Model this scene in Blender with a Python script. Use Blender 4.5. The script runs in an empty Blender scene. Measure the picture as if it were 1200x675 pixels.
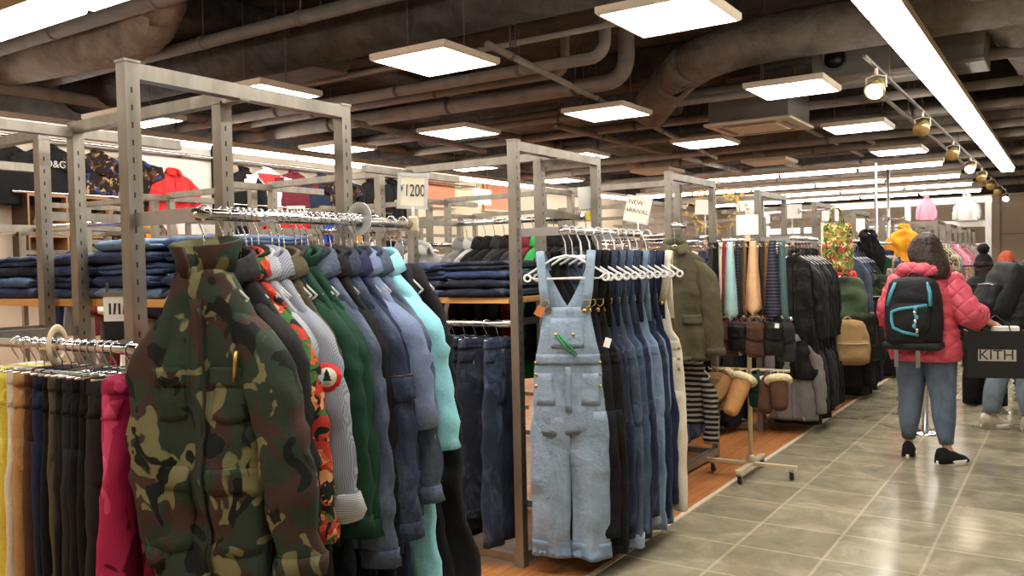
import bpy, math, random
from mathutils import Vector, Matrix, noise, Quaternion
from math import sin, cos, pi, radians

rnd = random.Random(11)
SC = bpy.context.scene
COL = SC.collection


def clamp(x, a=0.0, b=1.0):
    return max(a, min(b, x))


def sstep(a, b, x):
    t = clamp((x - a) / (b - a))
    return t * t * (3 - 2 * t)


def lerp(a, b, t):
    return a + (b - a) * t


def interp(tab, t):
    """piecewise smooth interpolation in a list of (t, v1, v2 ...)"""
    if t <= tab[0][0]:
        return tab[0][1:]
    for a, b in zip(tab, tab[1:]):
        if t <= b[0]:
            k = (t - a[0]) / (b[0] - a[0])
            return tuple(lerp(p, q, k) for p, q in zip(a[1:], b[1:]))
    return tab[-1][1:]


def nz(x, y, z):
    return noise.noise(Vector((x, y, z)))


# ------------------------------------------------------------------ mesh builder
class MB:
    def __init__(s):
        s.v, s.f, s.m, s.sm = [], [], [], []

    def add(s, verts, faces, mi=0, smooth=False):
        o = len(s.v)
        s.v += [tuple(p) for p in verts]
        s.f += [tuple(i + o for i in f) for f in faces]
        s.m += [mi] * len(faces)
        s.sm += [smooth] * len(faces)
        return s

    def box(s, c, size, rot=None, mi=0):
        hx, hy, hz = size[0] / 2, size[1] / 2, size[2] / 2
        p = [Vector((x, y, z)) for x in (-hx, hx) for y in (-hy, hy) for z in (-hz, hz)]
        if rot:
            p = [rot @ q for q in p]
        p = [q + Vector(c) for q in p]
        return s.add(p, [(0, 1, 3, 2), (4, 6, 7, 5), (0, 4, 5, 1), (2, 3, 7, 6), (0, 2, 6, 4), (1, 5, 7, 3)], mi)

    def span(s, a, b, mi=0):
        return s.box([(p + q) / 2 for p, q in zip(a, b)], [abs(q - p) for p, q in zip(a, b)], None, mi)

    def bar(s, p0, p1, w, h, mi=0):
        p0, p1 = Vector(p0), Vector(p1)
        d = (p1 - p0)
        L = d.length
        d.normalize()
        up = Vector((0, 0, 1)) if abs(d.z) < .95 else Vector((0, 1, 0))
        x = d.cross(up).normalized()
        z = x.cross(d).normalized()
        M = Matrix((x, d, z)).transposed()
        return s.box((p0 + p1) / 2, (w, L, h), M, mi)

    def loft(s, rings, cap0=False, cap1=False, closed=True, mi=0, smooth=True):
        n = len(rings[0])
        vs = [p for r in rings for p in r]
        fs = []
        for i in range(len(rings) - 1):
            for j in range(n if closed else n - 1):
                k = (j + 1) % n
                fs.append((i * n + j, i * n + k, (i + 1) * n + k, (i + 1) * n + j))
        if cap0:
            fs.append(tuple(range(n - 1, -1, -1)))
        if cap1:
            fs.append(tuple((len(rings) - 1) * n + j for j in range(n)))
        return s.add(vs, fs, mi, smooth)

    def tube(s, pts, r, n=8, cap=True, mi=0, loop=False, flat=1.0, up=None):
        """sweep an ellipse along points; r number or list; flat = ratio of the second axis"""
        P = [Vector(p) for p in pts]
        N = len(P)
        rings = []
        u = None
        for i in range(N):
            if loop:
                d = P[(i + 1) % N] - P[i - 1]
            else:
                d = P[min(i + 1, N - 1)] - P[max(i - 1, 0)]
            if d.length < 1e-9:
                d = Vector((0, 0, 1))
            d.normalize()
            if u is None:
                a = Vector(up) if up else (Vector((0, 0, 1)) if abs(d.z) < .9 else Vector((0, 1, 0)))
                u = (a - d * a.dot(d)).normalized()
            else:
                u = (u - d * u.dot(d))
                if u.length < 1e-6:
                    u = d.orthogonal()
                u.normalize()
            w = d.cross(u)
            rr = r[i] if isinstance(r, (list, tuple)) else r
            rings.append([P[i] + u * (rr * cos(2 * pi * j / n)) + w * (rr * flat * sin(2 * pi * j / n)) for j in range(n)])
        if loop:
            rings.append(rings[0])
            return s.loft(rings, False, False, True, mi)
        return s.loft(rings, cap, cap, True, mi)

    def lathe(s, prof, n=20, c=(0, 0, 0), mi=0, axis='z', cap=True):
        rings = []
        for r, h in prof:
            ring = []
            for j in range(n):
                a = 2 * pi * j / n
                x, y, z = r * cos(a), r * sin(a), h
                if axis == 'x':
                    x, y, z = z, x, y
                elif axis == 'y':
                    x, y, z = y, z, x
                ring.append((c[0] + x, c[1] + y, c[2] + z))
            rings.append(ring)
        return s.loft(rings, cap, cap, True, mi)

    def ball(s, c, r, n=14, mi=0):
        rx, ry, rz = (r, r, r) if not isinstance(r, (tuple, list)) else r
        rings = []
        m = n // 2 + 1
        for i in range(m + 1):
            a = -pi / 2 + pi * (i + .02) / (m + .04)
            rings.append([(c[0] + rx * cos(a) * cos(2 * pi * j / n), c[1] + ry * cos(a) * sin(2 * pi * j / n), c[2] + rz * sin(a)) for j in range(n)])
        return s.loft(rings, True, True, True, mi)

    def prism(s, pts, p, q, axis='y', mi=0):
        """extrude a 2-D outline between p and q on an axis"""
        def P(a, b, h):
            return {'y': (a, h, b), 'x': (h, a, b), 'z': (a, b, h)}[axis]
        n = len(pts)
        vs = [P(a, b, p) for a, b in pts] + [P(a, b, q) for a, b in pts]
        fs = [(i, (i + 1) % n, n + (i + 1) % n, n + i) for i in range(n)]
        fs += [tuple(range(n - 1, -1, -1)), tuple(range(n, 2 * n))]
        return s.add(vs, fs, mi)

    def mesh(s, name, mats):
        me = bpy.data.meshes.new(name)
        me.from_pydata(s.v, [], s.f)
        for m in (mats if isinstance(mats, (list, tuple)) else [mats]):
            me.materials.append(m)
        me.polygons.foreach_set('material_index', s.m)
        me.polygons.foreach_set('use_smooth', s.sm)
        import bmesh
        b = bmesh.new()
        b.from_mesh(me)
        bmesh.ops.recalc_face_normals(b, faces=b.faces)
        b.to_mesh(me)
        b.free()
        me.update()
        return me

    def build(s, name, mats, parent=None, loc=None, bevel=0, sub=0, rotz=0):
        o = bpy.data.objects.new(name, s.mesh(name, mats))
        COL.objects.link(o)
        if parent:
            o.parent = parent
        if loc:
            o.location = loc
        if rotz:
            o.rotation_euler = (0, 0, rotz)
        if bevel:
            md = o.modifiers.new('b', 'BEVEL')
            md.width = bevel
            md.segments = 2
            md.limit_method = 'ANGLE'
        if sub:
            md = o.modifiers.new('s', 'SUBSURF')
            md.levels = md.render_levels = sub
        return o


def tag(o, label, cat, group=None, kind=None):
    o['label'] = label
    o['category'] = cat
    if group:
        o['group'] = group
    if kind:
        o['kind'] = kind
    return o


def thing(name, label, cat, loc=(0, 0, 0), rotz=0, group=None):
    o = bpy.data.objects.new(name, None)
    o.empty_display_size = .1
    COL.objects.link(o)
    o.location = loc
    o.rotation_euler = (0, 0, rotz)
    return tag(o, label, cat, group)


def struct(o):
    o['kind'] = 'structure'
    return o


def kids(o):
    return KID.get(o.name, [])


def setmat(o, m, i=0):
    o.material_slots[i].link = 'OBJECT'
    o.material_slots[i].material = m


def dup(root, loc, rotz=0, label=None, group=None, mats=None, scale=None):
    """copy of a thing with copies of its parts and sub-parts (shared meshes)"""
    r = root.copy()
    COL.objects.link(r)
    r.location = loc
    r.rotation_euler = (0, 0, rotz)
    if scale:
        r.scale = scale
    if label:
        r['label'] = label
    if group:
        r['group'] = group
    if r.type == 'MESH' and mats and '' in mats:
        setmat(r, mats[''])
    for ch in list(root.children):
        c = ch.copy()
        COL.objects.link(c)
        c.parent = r
        base = ch.name.split('.')[0]
        if mats and base in mats:
            setmat(c, mats[base])
        elif mats and '*' in mats:
            setmat(c, mats['*'])
        for g in list(ch.children):
            d = g.copy()
            COL.objects.link(d)
            d.parent = c
    return r


# ------------------------------------------------------------------ materials
def srgb(r, g, b):
    def c(u):
        u /= 255.0
        return u / 12.92 if u <= .04045 else ((u + .055) / 1.055) ** 2.4
    return (c(r), c(g), c(b), 1)


class NT:
    def __init__(s, name):
        s.mat = bpy.data.materials.new(name)
        s.mat.use_nodes = True
        s.nt = s.mat.node_tree
        s.bs = s.nt.nodes['Principled BSDF']
        s.tc = None

    def n(s, t, **k):
        d = s.nt.nodes.new(t)
        for a, v in k.items():
            setattr(d, a, v)
        return d

    def l(s, a, b):
        s.nt.links.new(a, b)

    def co(s, scale=(1, 1, 1), rot=(0, 0, 0), src='Object'):
        if not s.tc:
            s.tc = s.n('ShaderNodeTexCoord')
        m = s.n('ShaderNodeMapping')
        m.inputs['Scale'].default_value = scale
        m.inputs['Rotation'].default_value = rot
        s.l(s.tc.outputs[src], m.inputs['Vector'])
        return m.outputs['Vector']

    def noise(s, scale, vec=None, detail=3, rough=.5, dist=0.0):
        d = s.n('ShaderNodeTexNoise')
        d.inputs['Scale'].default_value = scale
        d.inputs['Detail'].default_value = detail
        d.inputs['Roughness'].default_value = rough
        d.inputs['Distortion'].default_value = dist
        s.l(vec or s.co(), d.inputs['Vector'])
        return d.outputs['Fac']

    def ramp(s, fac, stops, const=False):
        d = s.n('ShaderNodeValToRGB')
        e = d.color_ramp.elements
        while len(e) < len(stops):
            e.new(.5)
        for x, (p, c) in zip(e, stops):
            x.position = p
            x.color = c
        if const:
            d.color_ramp.interpolation = 'CONSTANT'
        s.l(fac, d.inputs['Fac'])
        return d.outputs['Color']

    def mix(s, fac, a, b, mode='MIX'):
        d = s.n('ShaderNodeMix', data_type='RGBA', blend_type=mode)
        for sock, v in ((d.inputs[0], fac), (d.inputs[6], a), (d.inputs[7], b)):
            if isinstance(v, (int, float)):
                sock.default_value = v
            elif isinstance(v, tuple):
                sock.default_value = v
            else:
                s.l(v, sock)
        return d.outputs[2]

    def math(s, op, a, b=0.0):
        d = s.n('ShaderNodeMath', operation=op)
        for i, v in ((0, a), (1, b)):
            if isinstance(v, (int, float)):
                d.inputs[i].default_value = v
            else:
                s.l(v, d.inputs[i])
        return d.outputs[0]

    def sep(s, vec):
        d = s.n('ShaderNodeSeparateXYZ')
        s.l(vec, d.inputs[0])
        return d.outputs

    def bump(s, h, strength=.3, dist=.01):
        d = s.n('ShaderNodeBump')
        d.inputs['Strength'].default_value = strength
        d.inputs['Distance'].default_value = dist
        s.l(h, d.inputs['Height'])
        s.l(d.outputs['Normal'], s.bs.inputs['Normal'])

    def set(s, color=None, rough=.5, metal=0.0, spec=.5):
        if color is not None:
            if isinstance(color, tuple):
                s.bs.inputs['Base Color'].default_value = color
            else:
                s.l(color, s.bs.inputs['Base Color'])
        s.bs.inputs['Roughness'].default_value = rough
        s.bs.inputs['Metallic'].default_value = metal
        s.bs.inputs['Specular IOR Level'].default_value = spec
        return s.mat


def sc(c, k):
    return (clamp(c[0] * k), clamp(c[1] * k), clamp(c[2] * k), 1)


def plain(name, rgb, rough=.5, metal=0.0, var=.12, scale=9.0, spec=.5):
    t = NT(name)
    c = srgb(*rgb)
    col = t.ramp(t.noise(scale), [(.3, sc(c, 1 - var)), (.7, sc(c, 1 + var))])
    return t.set(col, rough, metal, spec)


def fabric(name, rgb, var=.18, rough=.92, weave=260, bumpy=.25, big=5.0):
    t = NT(name)
    c = srgb(*rgb)
    v = t.co()
    col = t.ramp(t.noise(big, v, 4, .6), [(.3, sc(c, 1 - var)), (.7, sc(c, 1 + var))])
    fine = t.noise(weave, v, 2)
    col = t.mix(.25, col, t.ramp(fine, [(.35, sc(c, .6)), (.65, sc(c, 1.3))]))
    h = t.math('ADD', t.math('MULTIPLY', fine, .15), t.math('ADD', t.noise(24, v, 3), t.noise(9, t.co((1, 1, .5)), 3)))
    t.bump(h, bumpy * 1.9, .014)
    return t.set(col, rough, 0, .25)


def denim(name, rgb, fade=.5, rough=.9):
    g = sum(rgb) / 3
    rgb = tuple(lerp(q, g, .22) * .86 for q in rgb)
    """indigo twill: worn pale patches with a shape of their own, fine diagonal twill"""
    t = NT(name)
    c = srgb(*rgb)
    v = t.co((1, 1, .55))
    w = t.noise(7.5, v, 6, .7, .5)
    col = t.ramp(w, [(.32, sc(c, .6)), (.5, c), (.7, tuple(lerp(a, b, fade) for a, b in zip(c, srgb(140, 154, 174))))])
    tw = t.n('ShaderNodeTexWave')
    tw.inputs['Scale'].default_value = 90
    tw.inputs['Distortion'].default_value = 1.5
    t.l(t.co((1, .2, 1), (0, .8, 0)), tw.inputs['Vector'])
    col = t.mix(.22, col, t.ramp(tw.outputs['Fac'], [(.2, sc(c, .55)), (.8, sc(c, 1.5))]))
    t.bump(t.math('ADD', t.noise(30, t.co(), 4, .65), t.noise(11, t.co((1, 1, .6)), 3)), .55, .014)
    return t.set(col, rough, 0, .25)


def stripes(name, a, b, freq, axis=0, duty=.5, rough=.9):
    t = NT(name)
    v = t.sep(t.co())[axis]
    s = t.math('GREATER_THAN', t.math('FRACT', t.math('MULTIPLY', v, freq)), duty)
    col = t.mix(s, srgb(*a), srgb(*b))
    col = t.mix(.35, col, t.ramp(t.noise(5), [(.3, srgb(*[x * .8 for x in a])), (.7, srgb(*a))]), 'MULTIPLY')
    t.bump(t.noise(26, None, 3), .25, .01)
    return t.set(col, rough, 0, .25)


def blotch(name, base, layers, rough=.9, stretch=(1, 1, 1)):
    """flat colours in blobs; layers = (rgb, scale, threshold, seed)"""
    t = NT(name)
    col = srgb(*base)
    for rgb, s, th, sd in layers:
        m = t.n('ShaderNodeMapping')
        m.inputs['Location'].default_value = (sd * 3.7, sd * 1.9, sd * 2.3)
        t.l(t.co(stretch), m.inputs['Vector'])
        f = t.noise(s, m.outputs['Vector'], 2.2, .5, .9)
        k = t.ramp(f, [(th, (0, 0, 0, 1)), (th + .015, (1, 1, 1, 1))])
        col = t.mix(k, col, srgb(*rgb))
    t.bump(t.noise(28, None, 4, .6), .35, .012)
    return t.set(col, rough, 0, .2)


def emit(name, rgb, s):
    t = NT(name)
    t.bs.inputs['Base Color'].default_value = (.8, .8, .8, 1)
    t.bs.inputs['Emission Color'].default_value = srgb(*rgb)
    t.bs.inputs['Emission Strength'].default_value = s
    return t.mat


M = {}
PANEL_E, TUBE_E = 14.0, 16.0
M['panel'] = emit('panel light diffuser', (255, 246, 230), PANEL_E)
M['tube'] = emit('fluorescent tube', (255, 250, 243), TUBE_E)
M['spot_on'] = emit('lit spot lens', (255, 236, 205), 60)
M['exit'] = emit('exit sign green', (30, 200, 90), 2.0)
M['exit_white'] = emit('exit sign white', (235, 255, 240), 3.0)


def steel():
    t = NT('grey painted slotted steel')
    v = t.co((1, 1, .25))
    col = t.ramp(t.noise(14, v, 4, .6), [(.3, srgb(128, 122, 112)), (.7, srgb(156, 149, 138))])
    rust = t.ramp(t.noise(3.1, t.co(), 5, .7), [(.66, (0, 0, 0, 1)), (.8, (.6, .6, .6, 1))])
    col = t.mix(rust, col, srgb(150, 112, 70))
    r = t.ramp(t.noise(30, v), [(.3, (.3,) * 3 + (1,)), (.7, (.45,) * 3 + (1,))])
    t.l(r, t.bs.inputs['Roughness'])
    m = t.set(col, .36, .72)
    t.l(r, t.bs.inputs['Roughness'])
    return m


M['steel'] = steel()
M['slot'] = plain('dark slot', (38, 36, 33), .8)
M['dark_steel'] = plain('dark bare steel', (92, 88, 82), .4, .6)
M['chrome'] = plain('chrome', (225, 225, 228), .14, 1.0, .03)
M['dull_chrome'] = plain('brushed chrome', (190, 190, 192), .32, .9, .05)
M['white_plastic'] = plain('white plastic', (232, 231, 228), .35, 0, .03)
M['clear_plastic'] = plain('milky hanger plastic', (205, 206, 204), .25, 0, .05)
M['clip_plastic'] = plain('smoky clip plastic', (150, 150, 146), .3, 0, .05)
M['cream_plastic'] = plain('cream plastic', (216, 196, 160), .4, 0, .05)
M['black_plastic'] = plain('black plastic', (22, 22, 23), .45, 0, .1)
M['paper'] = plain('white card', (240, 238, 232), .6, 0, .02)
M['paper_warm'] = plain('cream card', (236, 226, 205), .6, 0, .02)
M['ink'] = plain('printing ink', (48, 42, 42), .7, 0, .02)
M['brass'] = plain('brass', (196, 160, 84), .3, .9, .05)
M['leather_tan'] = plain('tan leather patch', (184, 112, 56), .6, 0, .12)
M['leather_black'] = fabric('black leather', (22, 21, 21), .25, .5, 120, .3)
M['leather_brown'] = fabric('brown leather', (70, 44, 32), .3, .5, 90, .35)
M['stand_paint'] = plain('cream stand paint', (205, 190, 160), .4, .1, .06)
M['rubber'] = plain('black rubber', (25, 25, 26), .6)
M['skin'] = plain('skin', (214, 160, 132), .5, 0, .06)
M['white_wall'] = plain('white painted wall', (226, 220, 208), .8, 0, .03, 2)
M['cream_wall'] = plain('cream painted wall', (214, 198, 176), .8, 0, .04, 2)
M['grey_wall'] = plain('greige painted wall', (176, 158, 138), .85, 0, .05, 2)
M['white_gloss'] = plain('white gloss paint', (240, 238, 234), .3, 0, .02)
M['lamp_frame'] = plain('lamp frame cream paint', (206, 190, 168), .5, 0, .03)
M['terracotta'] = plain('terracotta panel', (206, 128, 96), .7, 0, .05)
M['gold'] = plain('gold lamp reflector', (206, 178, 116), .3, .7, .08)


def ceil_mat(name, a, b, scale=5.0, bs=.6):
    t = NT(name)
    v = t.co()
    f = t.noise(scale, v, 6, .65, .3)
    col = t.ramp(f, [(.3, srgb(*a)), (.7, srgb(*b))])
    t.bump(t.math('ADD', f, t.math('MULTIPLY', t.noise(45, v, 4), .35)), bs, .05)
    return t.set(col, .95, 0, .1)


M['insul'] = ceil_mat('sprayed brown insulation', (96, 88, 80), (136, 126, 115))
M['insul_dark'] = ceil_mat('dark sprayed fireproofing', (56, 52, 48), (88, 82, 75))
M['pipe'] = plain('dusty pipe wrap', (132, 121, 110), .85, 0, .15, 7)
M['pipe_dark'] = plain('dark dusty pipe', (92, 85, 78), .8, 0, .2, 6)
M['duct_grey'] = plain('dull galvanised sheet', (118, 112, 106), .5, .3, .15, 3)


def wood(name, a, b, plank=.11, axis=1):
    t = NT(name)
    v = t.co()
    br = t.n('ShaderNodeTexBrick')
    br.inputs['Scale'].default_value = 1
    br.inputs['Mortar Size'].default_value = .0015
    br.inputs['Brick Width'].default_value = .95
    br.inputs['Row Height'].default_value = plank
    br.inputs['Color1'].default_value = (.3, .3, .3, 1)
    br.inputs['Color2'].default_value = (.75, .75, .75, 1)
    br.inputs['Mortar'].default_value = (0, 0, 0, 1)
    br.inputs['Bias'].default_value = 0
    vv = t.co((1, 1, 1), (0, 0, pi / 2 if axis == 1 else 0))
    t.l(vv, br.inputs['Vector'])
    g = t.noise(5, t.co((9, .8, 9) if axis == 1 else (.8, 9, 9)), 5, .65, .8)
    f = t.math('ADD', t.math('MULTIPLY', g, .62), t.math('MULTIPLY', t.sep(br.outputs['Color'])[0], .4))
    col = t.ramp(f, [(.3, srgb(*a)), (.72, srgb(*b))])
    col = t.mix(br.outputs['Fac'], col, srgb(*[x * .4 for x in a]))
    t.bump(f, .06, .01)
    return t.set(col, .38, 0, .4)


M['wood_floor'] = wood('warm wood plank floor', (126, 72, 36), (196, 132, 78))
M['wood_shelf'] = wood('honey pine shelf', (204, 146, 78), (232, 178, 104), .4, 0)
M['wood_box'] = wood('brown wooden box', (130, 92, 58), (172, 130, 88), .2, 0)


def tile_mat():
    t = NT('grey green slate tile')
    v = t.co()
    m = t.n('ShaderNodeMapping')
    m.inputs['Location'].default_value = (1.91, .045, 0)
    t.l(v, m.inputs['Vector'])
    br = t.n('ShaderNodeTexBrick')
    br.offset = 0
    br.inputs['Scale'].default_value = 1
    br.inputs['Brick Width'].default_value = .435
    br.inputs['Row Height'].default_value = .435
    br.inputs['Mortar Size'].default_value = .014
    br.inputs['Mortar Smooth'].default_value = .9
    br.inputs['Color1'].default_value = (.25, .25, .25, 1)
    br.inputs['Color2'].default_value = (.75, .75, .75, 1)
    t.l(m.outputs['Vector'], br.inputs['Vector'])
    big = t.noise(3.4, v, 6, .68, .6)
    one = t.sep(br.outputs['Color'])[0]
    f = t.math('ADD', t.math('MULTIPLY', big, .75), t.math('MULTIPLY', one, .25))
    col = t.ramp(f, [(.3, srgb(116, 110, 92)), (.5, srgb(146, 138, 116)), (.72, srgb(180, 171, 145))])
    col = t.mix(t.math('MULTIPLY', br.outputs['Fac'], t.math('ADD', .2, t.math('MULTIPLY', big, .7))), col, srgb(206, 196, 164))
    t.bump(t.math('SUBTRACT', big, t.math('MULTIPLY', br.outputs['Fac'], .5)), .02, .008)
    r = t.ramp(big, [(.3, (.15,) * 3 + (1,)), (.7, (.26,) * 3 + (1,))])
    m_ = t.set(col, .15, 0, .5)
    t.l(r, t.bs.inputs['Roughness'])
    return m_


M['tile'] = tile_mat()

# fabrics of the goods
M['camo'] = blotch('woodland camouflage', (50, 62, 51), [((68, 51, 45), 9.5, .51, 1), ((120, 117, 85), 9.5, .58, 5), ((30, 33, 31), 10.5, .59, 9)], .9, (1, .6, .8))
M['camo_dark'] = blotch('dark camouflage', (40, 44, 34), [((70, 74, 52), 12, .55, 3), ((24, 24, 22), 12, .55, 8)])
M['floral'] = blotch('red poppy print', (28, 34, 28), [((170, 54, 42), 13, .5, 2), ((206, 150, 104), 20, .58, 6), ((62, 104, 52), 15, .57, 4), ((196, 84, 50), 26, .6, 12)])
M['floral_bag'] = blotch('yellow green flower print', (150, 140, 66), [((88, 104, 50), 20, .48, 2), ((176, 60, 66), 17, .57, 6), ((206, 196, 130), 24, .58, 4), ((70, 56, 44), 28, .58, 9)])
M['leopard'] = blotch('mottled animal print', (186, 176, 148), [((92, 88, 66), 26, .5, 2), ((60, 50, 40), 30, .6, 6)])
M['graphic'] = blotch('dark picture print', (34, 26, 24), [((84, 60, 44), 9, .55, 1), ((160, 130, 90), 14, .62, 3), ((40, 60, 120), 10, .62, 7)])
M['beads'] = blotch('coloured trinkets', (120, 96, 86), [((210, 70, 90), 60, .55, 1), ((220, 190, 80), 70, .58, 3), ((70, 150, 170), 65, .6, 7), ((240, 240, 240), 80, .62, 9)], .3)
M['hickory'] = stripes('pale hickory stripe', (166, 170, 178), (128, 134, 148), 260, 0, .5)
M['hickory_light'] = stripes('light grey stripe shirting', (190, 192, 198), (162, 167, 178), 280, 0, .4)
M['cuff_stripe'] = stripes('white pin stripe', (226, 224, 218), (120, 124, 134), 240, 2, .4)
M['knit_stripe'] = stripes('black and white knit', (34, 34, 36), (182, 176, 166), 28, 2, .55)
M['tie_stripe'] = stripes('navy striped silk', (44, 46, 70), (120, 116, 128), 46, 2, .78, .5)
M['velvet'] = blotch('crushed raspberry velvet', (176, 42, 84), [((96, 12, 40), 9, .55, 2), ((214, 76, 116), 14, .6, 6)], .55, (1, 1, .45))
M['indigo'] = denim('dark indigo denim', (44, 58, 88), .35)
M['indigo_deep'] = denim('deep indigo denim', (32, 40, 60), .25)
M['mid_denim'] = denim('mid blue denim', (70, 94, 134), .5)
M['slate_denim'] = denim('slate blue denim', (76, 92, 118), .4)
M['light_denim'] = denim('washed light denim', (128, 158, 196), .55)
M['pale_denim'] = denim('pale bleached denim', (150, 176, 202), .6)
M['sky_denim'] = denim('sky blue denim', (112, 148, 192), .5)
M['grey_denim'] = denim('grey green denim', (96, 108, 108), .4)
M['stack_navy'] = denim('stacked navy denim', (50, 68, 116), .3)
M['stack_blue'] = denim('stacked blue denim', (78, 110, 166), .4)
M['chambray'] = fabric('faded chambray', (108, 122, 152), .16)
M['black_denim'] = fabric('black denim', (24, 23, 26), .25)
M['navy'] = fabric('navy cotton', (34, 42, 68), .2)
M['black'] = fabric('black wool', (19, 18, 19), .25)
M['charcoal'] = fabric('charcoal cloth', (42, 41, 42), .2)
M['grey'] = fabric('mid grey marl', (122, 120, 118), .18)
M['pale_grey'] = fabric('pale grey jersey', (176, 174, 170), .15)
M['olive'] = fabric('olive drab cotton', (82, 76, 58), .22)
M['olive_green'] = fabric('green nylon', (62, 78, 54), .22, .6)
M['green'] = fabric('bottle green velour', (22, 56, 40), .25)
M['bright_green'] = fabric('bright green fleece', (44, 156, 74), .15)
M['turq'] = fabric('turquoise cotton', (138, 200, 212), .1)
M['cream'] = fabric('cream canvas', (214, 206, 188), .12)
M['white'] = fabric('white cotton', (232, 228, 220), .08)
M['tan'] = fabric('tan corduroy', (176, 138, 92), .2)
M['khaki'] = fabric('khaki canvas', (152, 124, 84), .2)
M['yellow'] = fabric('lemon cotton', (226, 210, 90), .1)
M['mustard'] = fabric('mustard orange shell', (222, 150, 42), .2)
M['orange'] = fabric('orange knit', (196, 84, 52), .2)
M['red'] = fabric('red nylon', (206, 42, 44), .15, .6)
M['maroon'] = fabric('maroon wool', (104, 36, 46), .2)
M['royal'] = fabric('royal blue cotton', (48, 82, 184), .15)
M['pink'] = fabric('pale pink cotton', (226, 150, 170), .2)
M['brown'] = fabric('dark brown suede', (78, 52, 40), .25)
M['suede'] = fabric('tan suede', (178, 130, 82), .2)
M['fleece'] = fabric('cream fleece', (222, 204, 166), .12, .95, 80, .8)
M['silk_mint'] = fabric('mint silk', (168, 206, 206), .08, .4)
M['silk_peach'] = fabric('peach silk', (224, 180, 138), .08, .4)
M['silk_dark'] = fabric('dark patterned silk', (54, 50, 44), .4, .45, 60)
M['silk_brown'] = fabric('brown silk', (124, 92, 60), .2, .45)
M['silk_red'] = fabric('crimson silk', (150, 44, 60), .2, .45)
M['silk_green'] = fabric('teal silk', (88, 116, 120), .2, .45)
M['thread'] = plain('ochre stitching', (176, 128, 72), .8)

# ------------------------------------------------------------------ clothes
def sgn(x):
    return -1 if x < 0 else 1


def ell(hw, hd, a, n=2.5):
    c, s = cos(a), sin(a)
    return hw * sgn(c) * abs(c) ** (2 / n), hd * sgn(s) * abs(s) ** (2 / n)


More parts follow.
